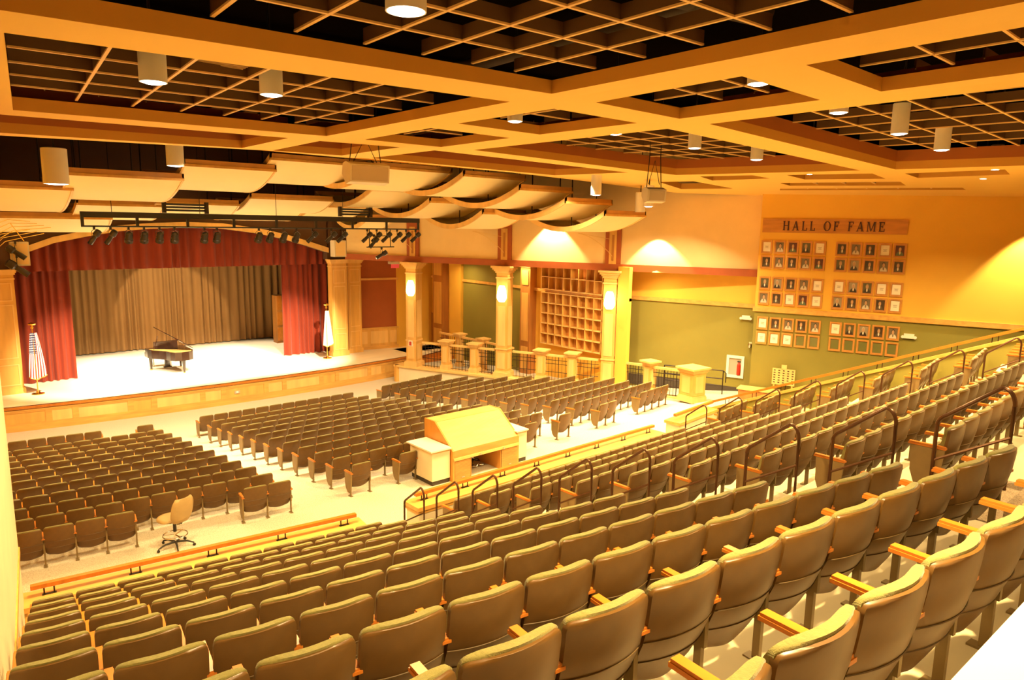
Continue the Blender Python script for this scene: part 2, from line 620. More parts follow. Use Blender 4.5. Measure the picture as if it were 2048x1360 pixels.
# proscenium wall with arched opening
ARPX = [(40, 509), (56, 504), (107, 486), (175, 472.5), (237.5, 462.5), (300, 457.5), (375, 455), (445, 457.5), (511, 466), (537, 471), (572, 479), (612.5, 491), (662, 505)]
PY = 35.35
arch = [at_y(x, y, PY) for x, y in ARPX]
arch = [(p.x, p.z) for p in arch]
arch[0] = (3.6, arch[1][1] - 0.25)
arch[-1] = (17.75, arch[-1][1])
pros = thing('wall_proscenium', (10.8, 35.4, 1.0), label='dark brown proscenium wall with a segmental arch', kind='structure')
m = MB()
for (xa, za), (xb, zb) in zip(arch, arch[1:]):
    m.add([(xa, PY, za), (xb, PY, zb), (xb, PY, 12.4), (xa, PY, 12.4), (xa, PY + 0.5, za), (xb, PY + 0.5, zb), (xb, PY + 0.5, 12.4), (xa, PY + 0.5, 12.4)],
          [(0, 1, 2, 3), (7, 6, 5, 4), (0, 4, 5, 1)])
m.box((-1.0, PY, 1.0), (3.05, PY + 0.5, 12.4))
m.box((3.05, PY + 0.02, 6.2), (3.7, PY + 0.5, 12.4))
m.box((17.7, PY, 6.3), (19.0, PY + 0.5, 12.4))
m.build('wall_face', M_BROWNWALL, pros)
m = MB()
V = []
for (xa, za) in arch:
    V.append(((xa, PY - 0.09, za + 0.0), (xa, PY - 0.09, za + 0.26), (xa, PY + 0.3, za + 0.26), (xa, PY + 0.3, za + 0.0)))
for p, q in zip(V, V[1:]):
    m.add(list(p) + list(q), [(0, 1, 5, 4), (1, 2, 6, 5), (2, 3, 7, 6), (3, 0, 4, 7)])
m.build('arch_moulding', M_OAKPALE, pros)


def pilaster(x0, x1, y0, y1, z0, z1, parent, cap=0.1):
    """square panelled pilaster: shaft, cap, base and raised panel frames facing -Y and its sides"""
    m = MB()
    m.box((x0, y0, z0), (x1, y1, z1))
    m.build('shaft', M_OAK, parent)
    m = MB()
    for i, (e, za, zb) in enumerate(((0.03, z1 - 0.42, z1 - 0.36), (0.05, z1 - 0.22, z1 - 0.14), (0.09, z1 - 0.14, z1 - 0.07), (0.13, z1 - 0.07, z1))):
        m.box((x0 - e, y0 - e, za), (x1 + e, y1, zb))
    m.build('capital', M_OAKPALE, parent)
    m = MB()
    m.box((x0 - 0.05, y0 - 0.05, z0), (x1 + 0.05, y1, z0 + 0.22))
    m.box((x0 - 0.03, y0 - 0.03, z0 + 0.22), (x1 + 0.03, y1, z0 + 0.27))
    m.build('base', M_OAK, parent)
    H = z1 - z0
    for (a, b) in ((z0 + 0.36, z0 + 1.25), (z0 + 1.5, z1 - 1.45), (z1 - 1.3, z1 - 0.55)):
        mm = MB()
        w_ = 0.07
        xa, xb = x0 + 0.1, x1 - 0.1
        yy = y0 - 0.018
        mm.box((xa, yy, a), (xa + 0.04, y0, b))
        mm.box((xb - 0.04, yy, a), (xb, y0, b))
        mm.box((xa + 0.04, yy, a), (xb - 0.04, y0, a + 0.04))
        mm.box((xa + 0.04, yy, b - 0.04), (xb - 0.04, y0, b))
        mm.build('panel_frame', M_OAKPALE, parent)


pil = thing('proscenium_pilaster', (18.2, 35.2, 1.0), label='tall oak pilaster framing the stage beside the pale flag', cat='pilaster')
pilaster(17.72, 18.62, 34.95, 35.4, 1.0, 6.33, pil)
pil = thing('proscenium_pilaster', (19.3, 35.6, 1.0), label='narrower oak pilaster between stage pilaster and rust red wall panel', cat='pilaster')
pilaster(18.9, 19.72, 35.35, 35.8, 1.0, 6.3, pil)
pil = thing('proscenium_pilaster', (3.3, 35.2, 1.0), label='tall oak pilaster framing the stage beside the striped flag', cat='pilaster')
pilaster(2.6, 3.62, 35.15, 35.6, 1.0, 6.2, pil)

# rust red wing wall with oak wainscot
wing = thing('wall_wing', (21, 35.9, 1.0), label='rust red wall beside the stage with oak wainscot', kind='structure')
WA, WB = Vector((18.6, 36.15)), Vector((22.2, 35.45))
wu = (WB - WA).normalized()
wn = Vector((wu.y, -wu.x))
wp = lambda s, t: WA + wu * s + wn * t
WL = (WB - WA).length
m = MB()
m.prism([wp(0, 0), wp(WL, 0), wp(WL, -0.2), wp(0, -0.2)], 1.0, 6.6)
m.build('wall_face', M_REDWALL, wing)
m = MB()
m.prism([wp(0, 0.03), wp(WL, 0.03), wp(WL, 0), wp(0, 0)], 1.0, 2.2)
m.build('wainscot', M_OAK, wing)
for a, b, e in ((1.0, 1.2, 0.06), (2.2, 2.28, 0.07), (5.05, 5.17, 0.05)):
    m = MB()
    m.prism([wp(0, e), wp(WL, e), wp(WL, 0), wp(0, 0)], a, b)
    m.build('rail', M_OAKX, wing)
for s0, s1 in ((1.35, 1.75), (1.95, 3.0), (3.12, 3.55)):
    for (sa, sb, za, zb) in ((s0, s0 + 0.05, 1.32, 2.08), (s1 - 0.05, s1, 1.32, 2.08), (s0, s1, 1.32, 1.37), (s0, s1, 2.03, 2.08)):
        pass
    m = MB()
    m.prism([wp(s0, 0.045), wp(s1, 0.045), wp(s1, 0.03), wp(s0, 0.03)], 1.34, 2.06)
    m.build('panel', M_OAKPALE, wing)

# ------------------------------------------------------------------ right colonnade, upper wall, outer wall
CP = Vector((20.2, 30.7))
CD = Vector((0.3977, -0.9175))          # towards the back of the hall
CN = Vector((-0.9175, -0.3977))         # into the hall
cl = lambda s, t=0.0: CP + CD * s + CN * t
upper = thing('wall_right', (22, 26, 6.35), label='cream upper wall over the colonnade with a rust beam', kind='structure')
m = MB()
m.prism([cl(-4.3), cl(17.2), cl(17.2, -0.4), cl(-4.3, -0.4)], 6.6, 12.4)
m.build('wall_face', M_CREAM, upper)
m = MB()
m.prism([cl(-4.3, 0.14), cl(17.2, 0.14), cl(17.2, -0.45), cl(-4.3, -0.45)], 6.35, 6.65)
m.build('beam', M_REDBEAM, upper)
# soffit behind the beam
m = MB()
m.prism([cl(-4.3, -0.4), cl(17.0, -0.4), (27.6, 15.0), (25.6, 21.3), (25.6, 36.2), (18.6, 36.2)], 6.5, 6.6)
m.build('soffit', M_YELLOW, upper)

# outer wall of the side aisle
S1A, S1U = Vector((24.75, 35.5)), Vector((-0.012, -0.99993))
s1 = lambda x, y=620: on_line(x, y, S1A, S1U)
outer = thing('wall_outer', (24.8, 28, 0.3), label='yellow and green outer wall of the side aisle', kind='structure')
m = MB()
m.prism([(24.78, 35.9), (24.58, 21.2), (24.9, 21.2), (25.1, 35.9)], 0.2, 6.6)
m.build('wall_face', M_YELLOW, outer)
m = MB()
m.prism([(22.1, 35.42), (24.8, 35.6), (24.8, 35.9), (22.1, 35.7)], 0.9, 6.6)
m.build('wall_end', M_YELLOW, outer)


def s1panel(xa, xb, z0, z1, t, mt, nm):
    pa, pb = s1(xa), s1(xb)
    m = MB()
    m.prism([(pa.x, pa.y), (pb.x, pb.y), (pb.x - t, pb.y), (pa.x - t, pa.y)], z0, z1)
    return m.build(nm, mt, outer)


s1panel(928, 1054, 0.3, 6.55, 0.05, M_GREEN, 'green_panel')
s1panel(926, 1056, 5.05, 5.19, 0.12, M_OAKX, 'rail')
s1panel(845, 880, 5.05, 5.19, 0.09, M_OAKX, 'rail')
s1panel(845, 868, 0.9, 2.9, 0.06, M_OAKD, 'wainscot')
s1panel(1072, 1262, 5.03, 5.17, 0.16, M_OAKX, 'rail')
for xa, xb, lab in ((878, 897, 'oak pilaster on the outer wall close to the stage steps'), (1053, 1072, 'oak pilaster on the outer wall next to the pigeonhole screen')):
    pa, pb = s1(xa), s1(xb)
    p = thing('wall_pilaster', (pa.x - 0.2, (pa.y + pb.y) / 2, 0.6), label=lab, cat='pilaster')
    ya, yb = min(pa.y, pb.y), max(pa.y, pb.y)
    m = MB()
    m.box((pa.x - 0.45, ya, 0.6), (pa.x, yb, 6.5))
    m.build('shaft', M_OAKD, p)
    m = MB()
    m.box((pa.x - 0.52, ya - 0.06, 6.2), (pa.x, yb + 0.06, 6.5))
    m.build('capital', M_OAK, p)
    for za, zb in ((0.9, 2.1), (2.4, 4.9), (5.3, 6.05)):
        m = MB()
        m.box((pa.x - 0.475, ya + 0.12, za), (pa.x - 0.45, yb - 0.12, zb))
        m.build('panel', M_OAK, p)
# yellow piers
for xa, xb in ((905, 927), (1240, 1262)):
    s1panel(xa, xb, 0.3, 6.55, 0.22, M_YELLOW, 'pier')
# green wall to the corner
GA, GB = Vector((25.45, 21.3)), Vector((27.3, 14.9))
gu = (GB - GA).normalized()
m = MB()
gn = Vector((-gu.y, gu.x))
if gn.x < 0:
    gn = -gn
m.prism([GA, GB, GB + gn * 0.3, GA + gn * 0.3], 0.4, 5.05)
m.build('wall_green', M_GREEN, outer)
m = MB()
m.prism([GA, GB, GB + gn * 0.3, GA + gn * 0.3], 5.05, 6.6)
m.build('wall_yellow', M_YELLOW, outer)
m = MB()
m.prism([GA - gn * 0.06, GB - gn * 0.06, GB, GA], 5.0, 5.17)
m.build('rail', M_OAKX, outer)
m = MB()
m.prism([GA - gn * 0.03, GB - gn * 0.03, GB, GA], 1.0, 1.5)
m.build('baseboard', mat('dark_base', (0.06, 0.045, 0.03), 0.7), outer)

# Hall of Fame wall
HO = Vector((26.45, 14.92))
HU = Vector((0.3053, -0.9523))
hn = Vector((0.9523, 0.3053))
hof = lambda x, y: on_line(x, y, HO, HU)
hall = thing('wall_hall_of_fame', (28, 10, 1.0), label='yellow wall above green wall with an oak rail, hung with framed portraits', kind='structure')
HL = 19.0
hp = lambda s, t=0.0: HO + HU * s + hn * t
m = MB()
m.prism([hp(0), hp(HL), hp(HL, 0.5), hp(0, 0.5)], 5.08, 10.3)
m.build('wall_yellow', M_YELLOW, hall)
m = MB()
m.prism([hp(0), hp(HL), hp(HL, 0.5), hp(0, 0.5)], 1.0, 5.08)
m.build('wall_green', M_GREEN, hall)
m = MB()
m.prism([hp(-0.06, -0.07), hp(HL, -0.07), hp(HL, 0), hp(-0.06, 0)], 4.98, 5.17)
m.build('rail', M_OAKX, hall)

# side aisle ramp floor and curb wall
ramp = thing('floor_side_aisle', (24, 25, 0.3), label='carpeted side aisle ramp behind the balustrade', kind='structure')
m = MB()
R = [(21.3, 32.9, 0.40), (24.9, 33.2, 0.40), (24.7, 21.3, 0.85), (25.7, 21.3, 0.85), (27.5, 14.8, 1.36), (23.3, 14.8, 1.385), (23.6, 16.0, 1.39), (24.3, 20.9, 0.9)]
m.prism([(a, b) for a, b, z in R], 0.0, [z for a, b, z in R])
m.build('ramp', M_CARPET, ramp)
for i in range(3):
    m = MB()
    y0 = 33.0 + 0.34 * i
    m.box((21.6, y0, 0.35), (24.7, y0 + 1.4, 0.4 + 0.2 * (i + 1)))
    m.build('stage_step', M_ARM, ramp)

C1, C2, C3 = 0.0, 5.25, 10.68
PIER = Vector((23.85, 15.95))
curb = thing('curb_wall', (22, 26, 0), label='cream curb wall under the side balustrade', kind='structure')
m = MB()
m.prism([cl(-1.0, 0.3), cl(C3 + 0.3, 0.3), cl(C3 + 0.3, -0.3), cl(-1.0, -0.3)], -0.05, 0.80)
m.build('curb', M_WALLCREAM, curb)
m = MB()
m.prism([cl(-1.05, 0.4), cl(C3 + 0.35, 0.4), cl(C3 + 0.35, -0.4), cl(-1.05, -0.4)], 0.80, 0.90)
m.build('curb_cap', M_OAKPALE, curb)
q0, q1 = cl(C3 + 0.3), PIER
cu = (q1 - q0).normalized()
cn = Vector((cu.y, -cu.x))
m = MB()
m.prism([q0 + cn * 0.25, q1 + cn * 0.25, q1 - cn * 0.25, q0 - cn * 0.25], 0.2, [0.9, 1.47, 1.47, 0.9])
m.build('curb', M_OAKPALE, curb)
m = MB()
p = cl(-0.9, 0.32)
m.box((p.x - 0.1, p.y - 0.1, 0.0), (p.x + 0.1, p.y + 0.1, 0.9))
m.build('corner_post', M_OAK, curb)

# ================================================================== ceiling
CZ = 10.55
KX0, KX1, KS = 9.25, 12.85, 0.063


def ceil_z(X):
    if X > KX1:
        return CZ - KS * (X - KX1)
    if X < KX0:
        return CZ - KS * (KX0 - X)
    return CZ


def at_ceil(x, y):
    d = ray(x, y)
    z = CZ
    P = None
    for _ in range(40):
        t = (z - CAM.z) / d.z
        P = CAM + d * t
        z = 0.5 * z + 0.5 * ceil_z(P.x)
    return Vector((P.x, P.y))


def lerp_to(a, b, X=None, Y=None):
    if X is not None:
        t = (X - a.x) / (b.x - a.x)
    else:
        t = (Y - a.y) / (b.y - a.y)
    return a + (b - a) * t


c_ = at_ceil
ceiling = thing('ceiling', (12, 10, 9.5), label='coffered ceiling of yellow beams over black grid recesses', kind='structure')
cof = []
# left bay
a, b = c_(0, 20), c_(1103.5, 187.5)
b2 = c_(2048, 4)
cof.append(('L', [b, lerp_to(b, b2, Y=-1.2), Vector((0.2, -1.2)), lerp_to(a, b, X=0.75)]))
cof.append(('L', [c_(7.5, 65.5), c_(26, 220), c_(652, 272), c_(1019.5, 203.7)]))
a, b = c_(0, 229), c_(577, 276)
d0, d1 = c_(0, 265.5), c_(484, 296)
cof.append(('L', [lerp_to(a, b, X=1.4), lerp_to(d0, d1, X=1.55), d1, b]))
# centre bay
for q in ([(639.5, 282), (544.5, 301), (683, 311), (799.5, 294.5)], [(862, 256), (729.5, 279), (882, 294), (1019.5, 276)], [(1108, 217.5), (916, 247), (1079, 269), (1274, 246)], [(1484, 152.5), (1191.5, 205), (1359, 237.5), (1640, 200)]):
    cof.append(('C', [c_(*p) for p in q]))
a, b = c_(1612, 130), c_(1762, 183)
cof.append(('C', [lerp_to(a, c_(2048, 54), Y=-1.2), a, b, lerp_to(b, c_(2048, 145), Y=-1.2)]))
# right bay
for q in ([(862, 300), (742, 316), (1109, 350.5), (1256.5, 345)], [(1336.5, 257.5), (947, 300), (1351.5, 350), (1721, 341)]):
    cof.append(('R', [c_(*p) for p in q]))
a, b = c_(1419, 248), c_(1791, 339)
cof.append(('R', [lerp_to(a, c_(2043.5, 173), Y=-1.2), a, b, lerp_to(b, c_(2048, 331), Y=-1.2)]))
for q in ([(1505, 350.5), (1400, 353), (1425, 361), (1540, 357)], [(1745, 347), (1573, 350), (1610, 359), (1771, 357.5)], [(2010, 339), (1810, 347), (1836, 356), (2020, 349)],
          [(1800, 363), (1560, 366), (1580, 371.5), (1812, 371)], [(1387, 362.5), (1318, 364), (1362, 378), (1466, 377)], [(1925, 375.5), (1560, 377.5), (1560, 380.5), (1932, 380)]):
    cof.append(('R', [c_(*p) for p in q]))

fr = [c_(0, 271), c_(512, 300), c_(683, 315), c_(1024, 345), c_(1200, 366), c_(1356, 386)]
fr[0] = lerp_to(fr[0], fr[1], X=0.8)


def cut(poly, X):
    for p, q in zip(poly, poly[1:]):
        if (p.x - X) * (q.x - X) <= 0:
            return lerp_to(p, q, X=X)


fa, fb = cut(fr, KX0), cut(fr, KX1)
out = {
    'L': [Vector((-0.9, -3.0)), Vector((KX0, -3.0)), fa] + [p for p in reversed(fr) if p.x < KX0 - 0.01],
    'C': [Vector((KX0, -3.0)), Vector((KX1, -3.0)), fb] + [p for p in reversed(fr) if KX0 + 0.01 < p.x < KX1 - 0.01] + [fa],
    'R': [Vector((KX1, -3.0)), Vector((32.3, -3.0)), Vector((26.75, 14.6)), Vector((26.9, 15.3))] + [p for p in reversed(fr) if p.x > KX1 + 0.01] + [fb],
}
for bay in 'LCR':
    loops = [[Vector((p.x, p.y, 0)) for p in out[bay]]] + [[Vector((p.x, p.y, 0)) for p in q] for bb, q in cof if bb == bay]
    flat = [p for l in loops for p in l]
    tri = tessellate_polygon(loops)
    m = MB()
    m.add([(p.x, p.y, ceil_z(p.x)) for p in flat], [tuple(t) for t in tri])
    m.build('soffit', M_CEIL, ceiling)
# front fascia of the ceiling
m = MB()
for p, q in zip(fr, fr[1:]):
    m.add([(p.x, p.y, ceil_z(p.x)), (q.x, q.y, ceil_z(q.x)), (q.x, q.y, ceil_z(q.x) + 0.5), (p.x, p.y, ceil_z(p.x) + 0.5)], [(0, 1, 2, 3)])
m.build('front_fascia', M_FASCIA, ceiling)
GRIDH = 0.34
for ci, (bay, q) in enumerate(cof):
    Z = [ceil_z(p.x) for p in q]
    big = min((q[1] - q[0]).length, (q[2] - q[1]).length) > 0.9
    dep = 0.22 if big else 0.13
    step = ci in (2, 3, 8, 9, 10)
    m = MB()
    n = len(q)
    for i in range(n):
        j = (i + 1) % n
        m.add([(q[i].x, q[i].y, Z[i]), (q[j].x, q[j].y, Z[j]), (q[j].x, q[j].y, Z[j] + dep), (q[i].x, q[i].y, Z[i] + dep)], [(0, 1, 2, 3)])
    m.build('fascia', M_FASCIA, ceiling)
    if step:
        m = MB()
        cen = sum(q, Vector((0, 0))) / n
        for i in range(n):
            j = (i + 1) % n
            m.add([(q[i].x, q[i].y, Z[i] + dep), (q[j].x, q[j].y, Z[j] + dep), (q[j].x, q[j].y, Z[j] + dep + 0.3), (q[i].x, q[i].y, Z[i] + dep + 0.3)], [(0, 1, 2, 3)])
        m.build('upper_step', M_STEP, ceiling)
    if not big:
        m = MB()
        m.add([(p.x, p.y, z + dep) for p, z in zip(q, Z)], [(0, 1, 2, 3)])
        m.build('recess', M_BLACK, ceiling)
    P3 = [Vector((p.x, p.y, z + ((0.5 if step else 0.26) if big else 0.06))) for p, z in zip(q, Z)]
    sp = 1.03
    nu = max(2, int(round((q[1] - q[0]).length / sp)))
    nv = max(2, int(round((q[2] - q[1]).length / sp)))
    h = 0.06 if big else 0.03
    for (A0, A1, B0, B1, k) in ((P3[0], P3[1], P3[3], P3[2], nu), (P3[1], P3[2], P3[0], P3[3], nv)):
        for i in range(1, k):
            p0 = A0.lerp(A1, i / k)
            p1 = B0.lerp(B1, i / k)
            dd = (p1 - p0)
            side = dd.cross(Vector((0, 0, 1))).normalized() * 0.022
            mm = MB()
            mm.obox((p0 + p1) / 2, dd / 2, side, (0, 0, 0.012))
            mm.cur = 1
            mm.obox((p0 + p1) / 2 + Vector((0, 0, h * 1.6)), dd / 2, side * 0.7, (0, 0, h * 1.6 - 0.012))
            mm.build('grid_bar', [M_GRID_LIT, M_GRID_SHADE], ceiling)
# black void above
m = MB()
m.box((-3.2, -3.4, 12.55), (33, 36.4, 12.75))
struct(m.build('ceiling_deck', M_BLACK))
m = MB()
m.box((-3.3, -3.4, 10.3), (-3.1, 36.4, 12.6))
struct(m.build('wall_void', M_BLACK))
m = MB()
m.prism([hp(-1, 0.6), hp(HL + 1, 0.6), hp(HL + 1, 0.8), hp(-1, 0.8)], 9.6, 12.6)
struct(m.build('wall_void', M_BLACK))
# ducts in the void
for k, (A, B, r) in enumerate((((2, 9, 12.1), (12, 7, 12.1), 0.25), ((3, 16, 12.2), (20, 15, 12.2), 0.2), ((10, -1, 12.0), (11, 22, 12.0), 0.16))):
    m = MB()
    m.tube([A, B], r, 10)
    m.build('duct', mat('dark_duct', (0.05, 0.03, 0.015), 0.7), ceiling, True)
# air vents in the grid
for k, (x, y) in enumerate(((430, 183), (1075, 8), (505, 302))):
    P = c_(x, y)
    z = ceil_z(P.x) + 0.42
    m = MB()
    m.box((P.x - 0.5, P.y - 0.5, z), (P.x + 0.5, P.y + 0.5, z + 0.05))
    for i in range(9):
        m.box((P.x - 0.46, P.y - 0.45 + i * 0.1, z - 0.03), (P.x + 0.46, P.y - 0.42 + i * 0.1, z))
    o = m.build('air_vent', mat('vent_beige', (0.45, 0.28, 0.11), 0.6))
    tag(o, ['square louvred air vent inside the left ceiling grid', 'square louvred air vent above the largest ceiling grid', 'square louvred air vent hanging beyond the ceiling edge'][k], 'air vent')

# ------------------------------------------------------------------ cylinder downlights
DL = [((812, 28), 0.19, 'in the largest ceiling grid beside an air vent'), ((307, 168), 0.18, 'in the left ceiling grid nearer the side wall'), ((543, 193), 0.18, 'in the left ceiling grid nearer the centre beam'),
      ((1030, 245), 0.17, 'in the small square coffer at the crossing of beams'), ((1230, 270), 0.17, 'at the front corner of the right ceiling grid'), ((1389, 298), 0.17, 'in the middle of the right ceiling grid'),
      ((1513, 321), 0.17, 'at the rear of the right ceiling grid'), ((1516, 171), 0.17, 'in the small coffer over the central aisle'), ((1677, 228), 0.17, 'at the corner of the rear right ceiling grid'),
      ((1798, 270), 0.17, 'in the middle of the rear right ceiling grid'), ((1883, 302), 0.17, 'deep inside the rear right ceiling grid'), ((1990, 340), 0.15, 'in a narrow coffer near the portrait wall'),
      ((1967, 358), 0.15, 'in the last coffer before the portrait wall'), ((1620, 349), 0.15, 'in the narrow coffer above the portrait wall sign')]
LAMPS = []


def can(P, r, h, label, lit=True, cat='ceiling lamp', group='cylinder ceiling lamps'):
    P = Vector(P)
    root = thing('cylinder_lamp', P, label=label, cat=cat, group=group)
    m = MB()
    m.lathe([(r * 0.93, 0.03), (r * 0.93, 0.0), (r, 0.0), (r, h), (r * 0.9, h + 0.02)], P, 20)
    m.build('housing', M_WHITE, root, True)
    m = MB()
    m.tube([Vector(P) + Vector((0, 0, h)), (P.x, P.y, 12.56)], 0.02, 6)
    m.build('stem', M_BLACKPL, root)
    if lit:
        m = MB()
        m.lathe([(r * 0.92, 0.0), (r * 0.6, -0.03), (0.01, -0.04)], Vector(P) + Vector((0, 0, 0.012)), 20)
        m.build('lens', M_LENS, root, True)
    return root


for (q, r, where) in DL:
    P2 = c_(*q)
    z = ceil_z(P2.x)
    P = Vector((P2.x, P2.y, z + 0.02))
    can(P, r, 0.62, 'white cylinder downlight ' + where)
    LAMPS.append(P)
for P in [Vector((3.2, 1.2, 10.1)), Vector((11, 1, 10.5)), Vector((20.5, 4, 10.0))]:  # unseen rear lamps without fixtures, added to light the raked seats
    LAMPS.append(P)
DL_E = 700
for i, P in enumerate(LAMPS):
    lamp('AREA', P + Vector((0, 0, -0.06)), P + Vector((0, 0, -5)), DL_E, WARM, 0.34, spread=math.radians(130), name='downlight')
# hanging cans in front of the ceiling edge
for q, Y, r, lit, lab in (((113, 368), 22.0, 0.30, True, 'fat cream can lamp hung on a cable before the black void'), ((351, 332), 23.5, 0.25, True, 'slim cream can lamp hung beside the first sound panels'),
                          ((1192, 390), 17.5, 0.19, True, 'lit cream can lamp hung over the right sound panels'), ((1297, 413), 16.5, 0.18, True, 'lit cream can lamp half behind the right hanging speaker'),
                          ((1280, 424), 18.0, 0.2, False, 'unlit cream can fixture on the last sound panel')):
    P = at_y(q[0], q[1], Y)
    can(P, r, 0.9 if r > 0.22 else 0.75, lab, lit, group='hanging can lamps')
    if lit:
        lamp('AREA', P + Vector((0, 0, -0.06)), P + Vector((0, 0, -5)), 500, WARM, 0.4, spread=math.radians(120), name='downlight')

# ------------------------------------------------------------------ acoustic reflector panels
def cloud(name, nl, nr, Yn, depth, label, sag=0.75, zofs=0.0, thick=0.2):
    a = at_y(nl[0], nl[1], Yn)
    b = at_y(nr[0], nr[1], Yn)
    zt = (a.z + b.z) / 2 + zofs
    x0, x1 = a.x, b.x
    root = thing(name, ((x0 + x1) / 2, Yn, zt - 0.8), label=label, cat='sound panel', group='curved sound panels under the void')

    def zz(v):
        t = 2 * v - 1
        return zt - thick - sag * (1 - t * t) - 0.10 * v

    m = MB()
    m.slab(lambda u, v: (x0 + 0.06 + (x1 - x0 - 0.12) * u, Yn + 0.05 + (depth - 0.1) * v, zz(v)), lambda u, v: (x0 + 0.06 + (x1 - x0 - 0.12) * u, Yn + 0.05 + (depth - 0.1) * v, zz(v) + 0.04), 2, 14)
    m.build('reflector', M_CLOUD, root, True)
    m = MB()
    m.box((x0, Yn, zt - thick), (x1, Yn + 0.07, zt))
    m.build('front_edge', M_CLOUDEDGE, root)
    m = MB()
    m.box((x0, Yn - 0.02, zt - thick - 0.03), (x1, Yn + 0.07, zt - thick + 0.05))
    m.build('edge_trim', M_OAK, root)
    m = MB()
    m.box((x0, Yn + depth - 0.07, zt - thick - 0.1), (x1, Yn + depth, zt - 0.1))
    m.build('rear_edge', M_CLOUDEDGE, root)
    for xa, xb in ((x0, x0 + 0.06), (x1 - 0.06, x1)):
        m = MB()
        m.slab(lambda u, v: (xa + (xb - xa) * u, Yn + depth * v, zz(v) - 0.01), lambda u, v: (xa + (xb - xa) * u, Yn + depth * v, zz(v) + thick), 1, 14)
        m.build('end_rib', M_OAKPALE, root, True)
    for fx in (0.2, 0.8):
        X = x0 + (x1 - x0) * fx
        m = MB()
        m.tube([(X, Yn + depth * 0.5, zz(0.5) + 0.03), (X, Yn + depth * 0.5, 12.55)], 0.025, 5)
        m.build('hanger', M_IRON2, root)
    return root


CLD = [('k1', (-60, 351), (147, 372), 25.5, 5.0, 'lowest curved sound panel at the left end of front row'),
       ('k2', (132, 328), (368, 353), 24.6, 5.0, 'wide curved sound panel stepping up from the lowest left one'),
       ('k3', (366, 312), (553, 335), 24.2, 5.0, 'curved sound panel beside the slim hanging can lamp'),
       ('k4', (540, 305), (735, 322), 23.9, 5.0, 'highest curved sound panel behind the left hanging speaker'),
       ('b', (928, 338), (1052, 352), 21.2, 5.2, 'curved sound panel tucked under the ceiling edge'),
       ('bb', (745, 322), (905, 336), 22.6, 5.2, 'curved sound panel hidden between ceiling edge and left hanging speaker'),
       ('c', (1040, 365), (1146, 378), 20.2, 5.2, 'curved sound panel directly over the wall light scallop'),
       ('f', (1132, 392), (1225, 402), 19.3, 5.0, 'curved sound panel one step above the last right one'),
       ('h', (1211, 417), (1292, 426), 18.4, 4.6, 'lowest curved sound panel at the right end under the unlit can'),
       ('a', (744, 366), (874, 381), 26.5, 5.4, 'second row curved sound panel below the left hanging speaker'),
       ('e', (860, 392), (968, 402), 25.2, 5.2, 'second row curved sound panel in the middle of right half'),
       ('g', (966, 417), (1052, 421), 23.6, 4.6, 'second row curved sound panel nearest the cream wall'),
       ('d', (625, 400), (732, 411), 31.0, 4.2, 'third row curved sound panel over the cable rack'),
       ('d2', (463, 404), (610, 411), 31.4, 3.8, 'brightly lit curved sound panel over the stage centre'),
       ('e2', (500, 383), (668, 396), 29.6, 4.2, 'curved sound panel between front row and stage centre'),
       ('l2', (152, 396), (330, 404), 30.2, 4.2, 'curved sound panel glimpsed between the two left front ones'),
       ('l3', (-60, 418), (225, 431), 31.2, 3.6, 'low curved sound panel over the left end of lighting bar'),
       ('l4', (310, 392), (480, 404), 30.0, 4.0, 'curved sound panel behind the left cable rack'),
       ('d3', (735, 428), (790, 431), 31.0, 3.4, 'small low curved sound panel at the bar end')]
for n_, nl, nr, Yn, dep, lab in CLD:
    cloud('sound_panel', nl, nr, Yn, dep, lab, sag=0.62 if Yn < 28 else 0.5)

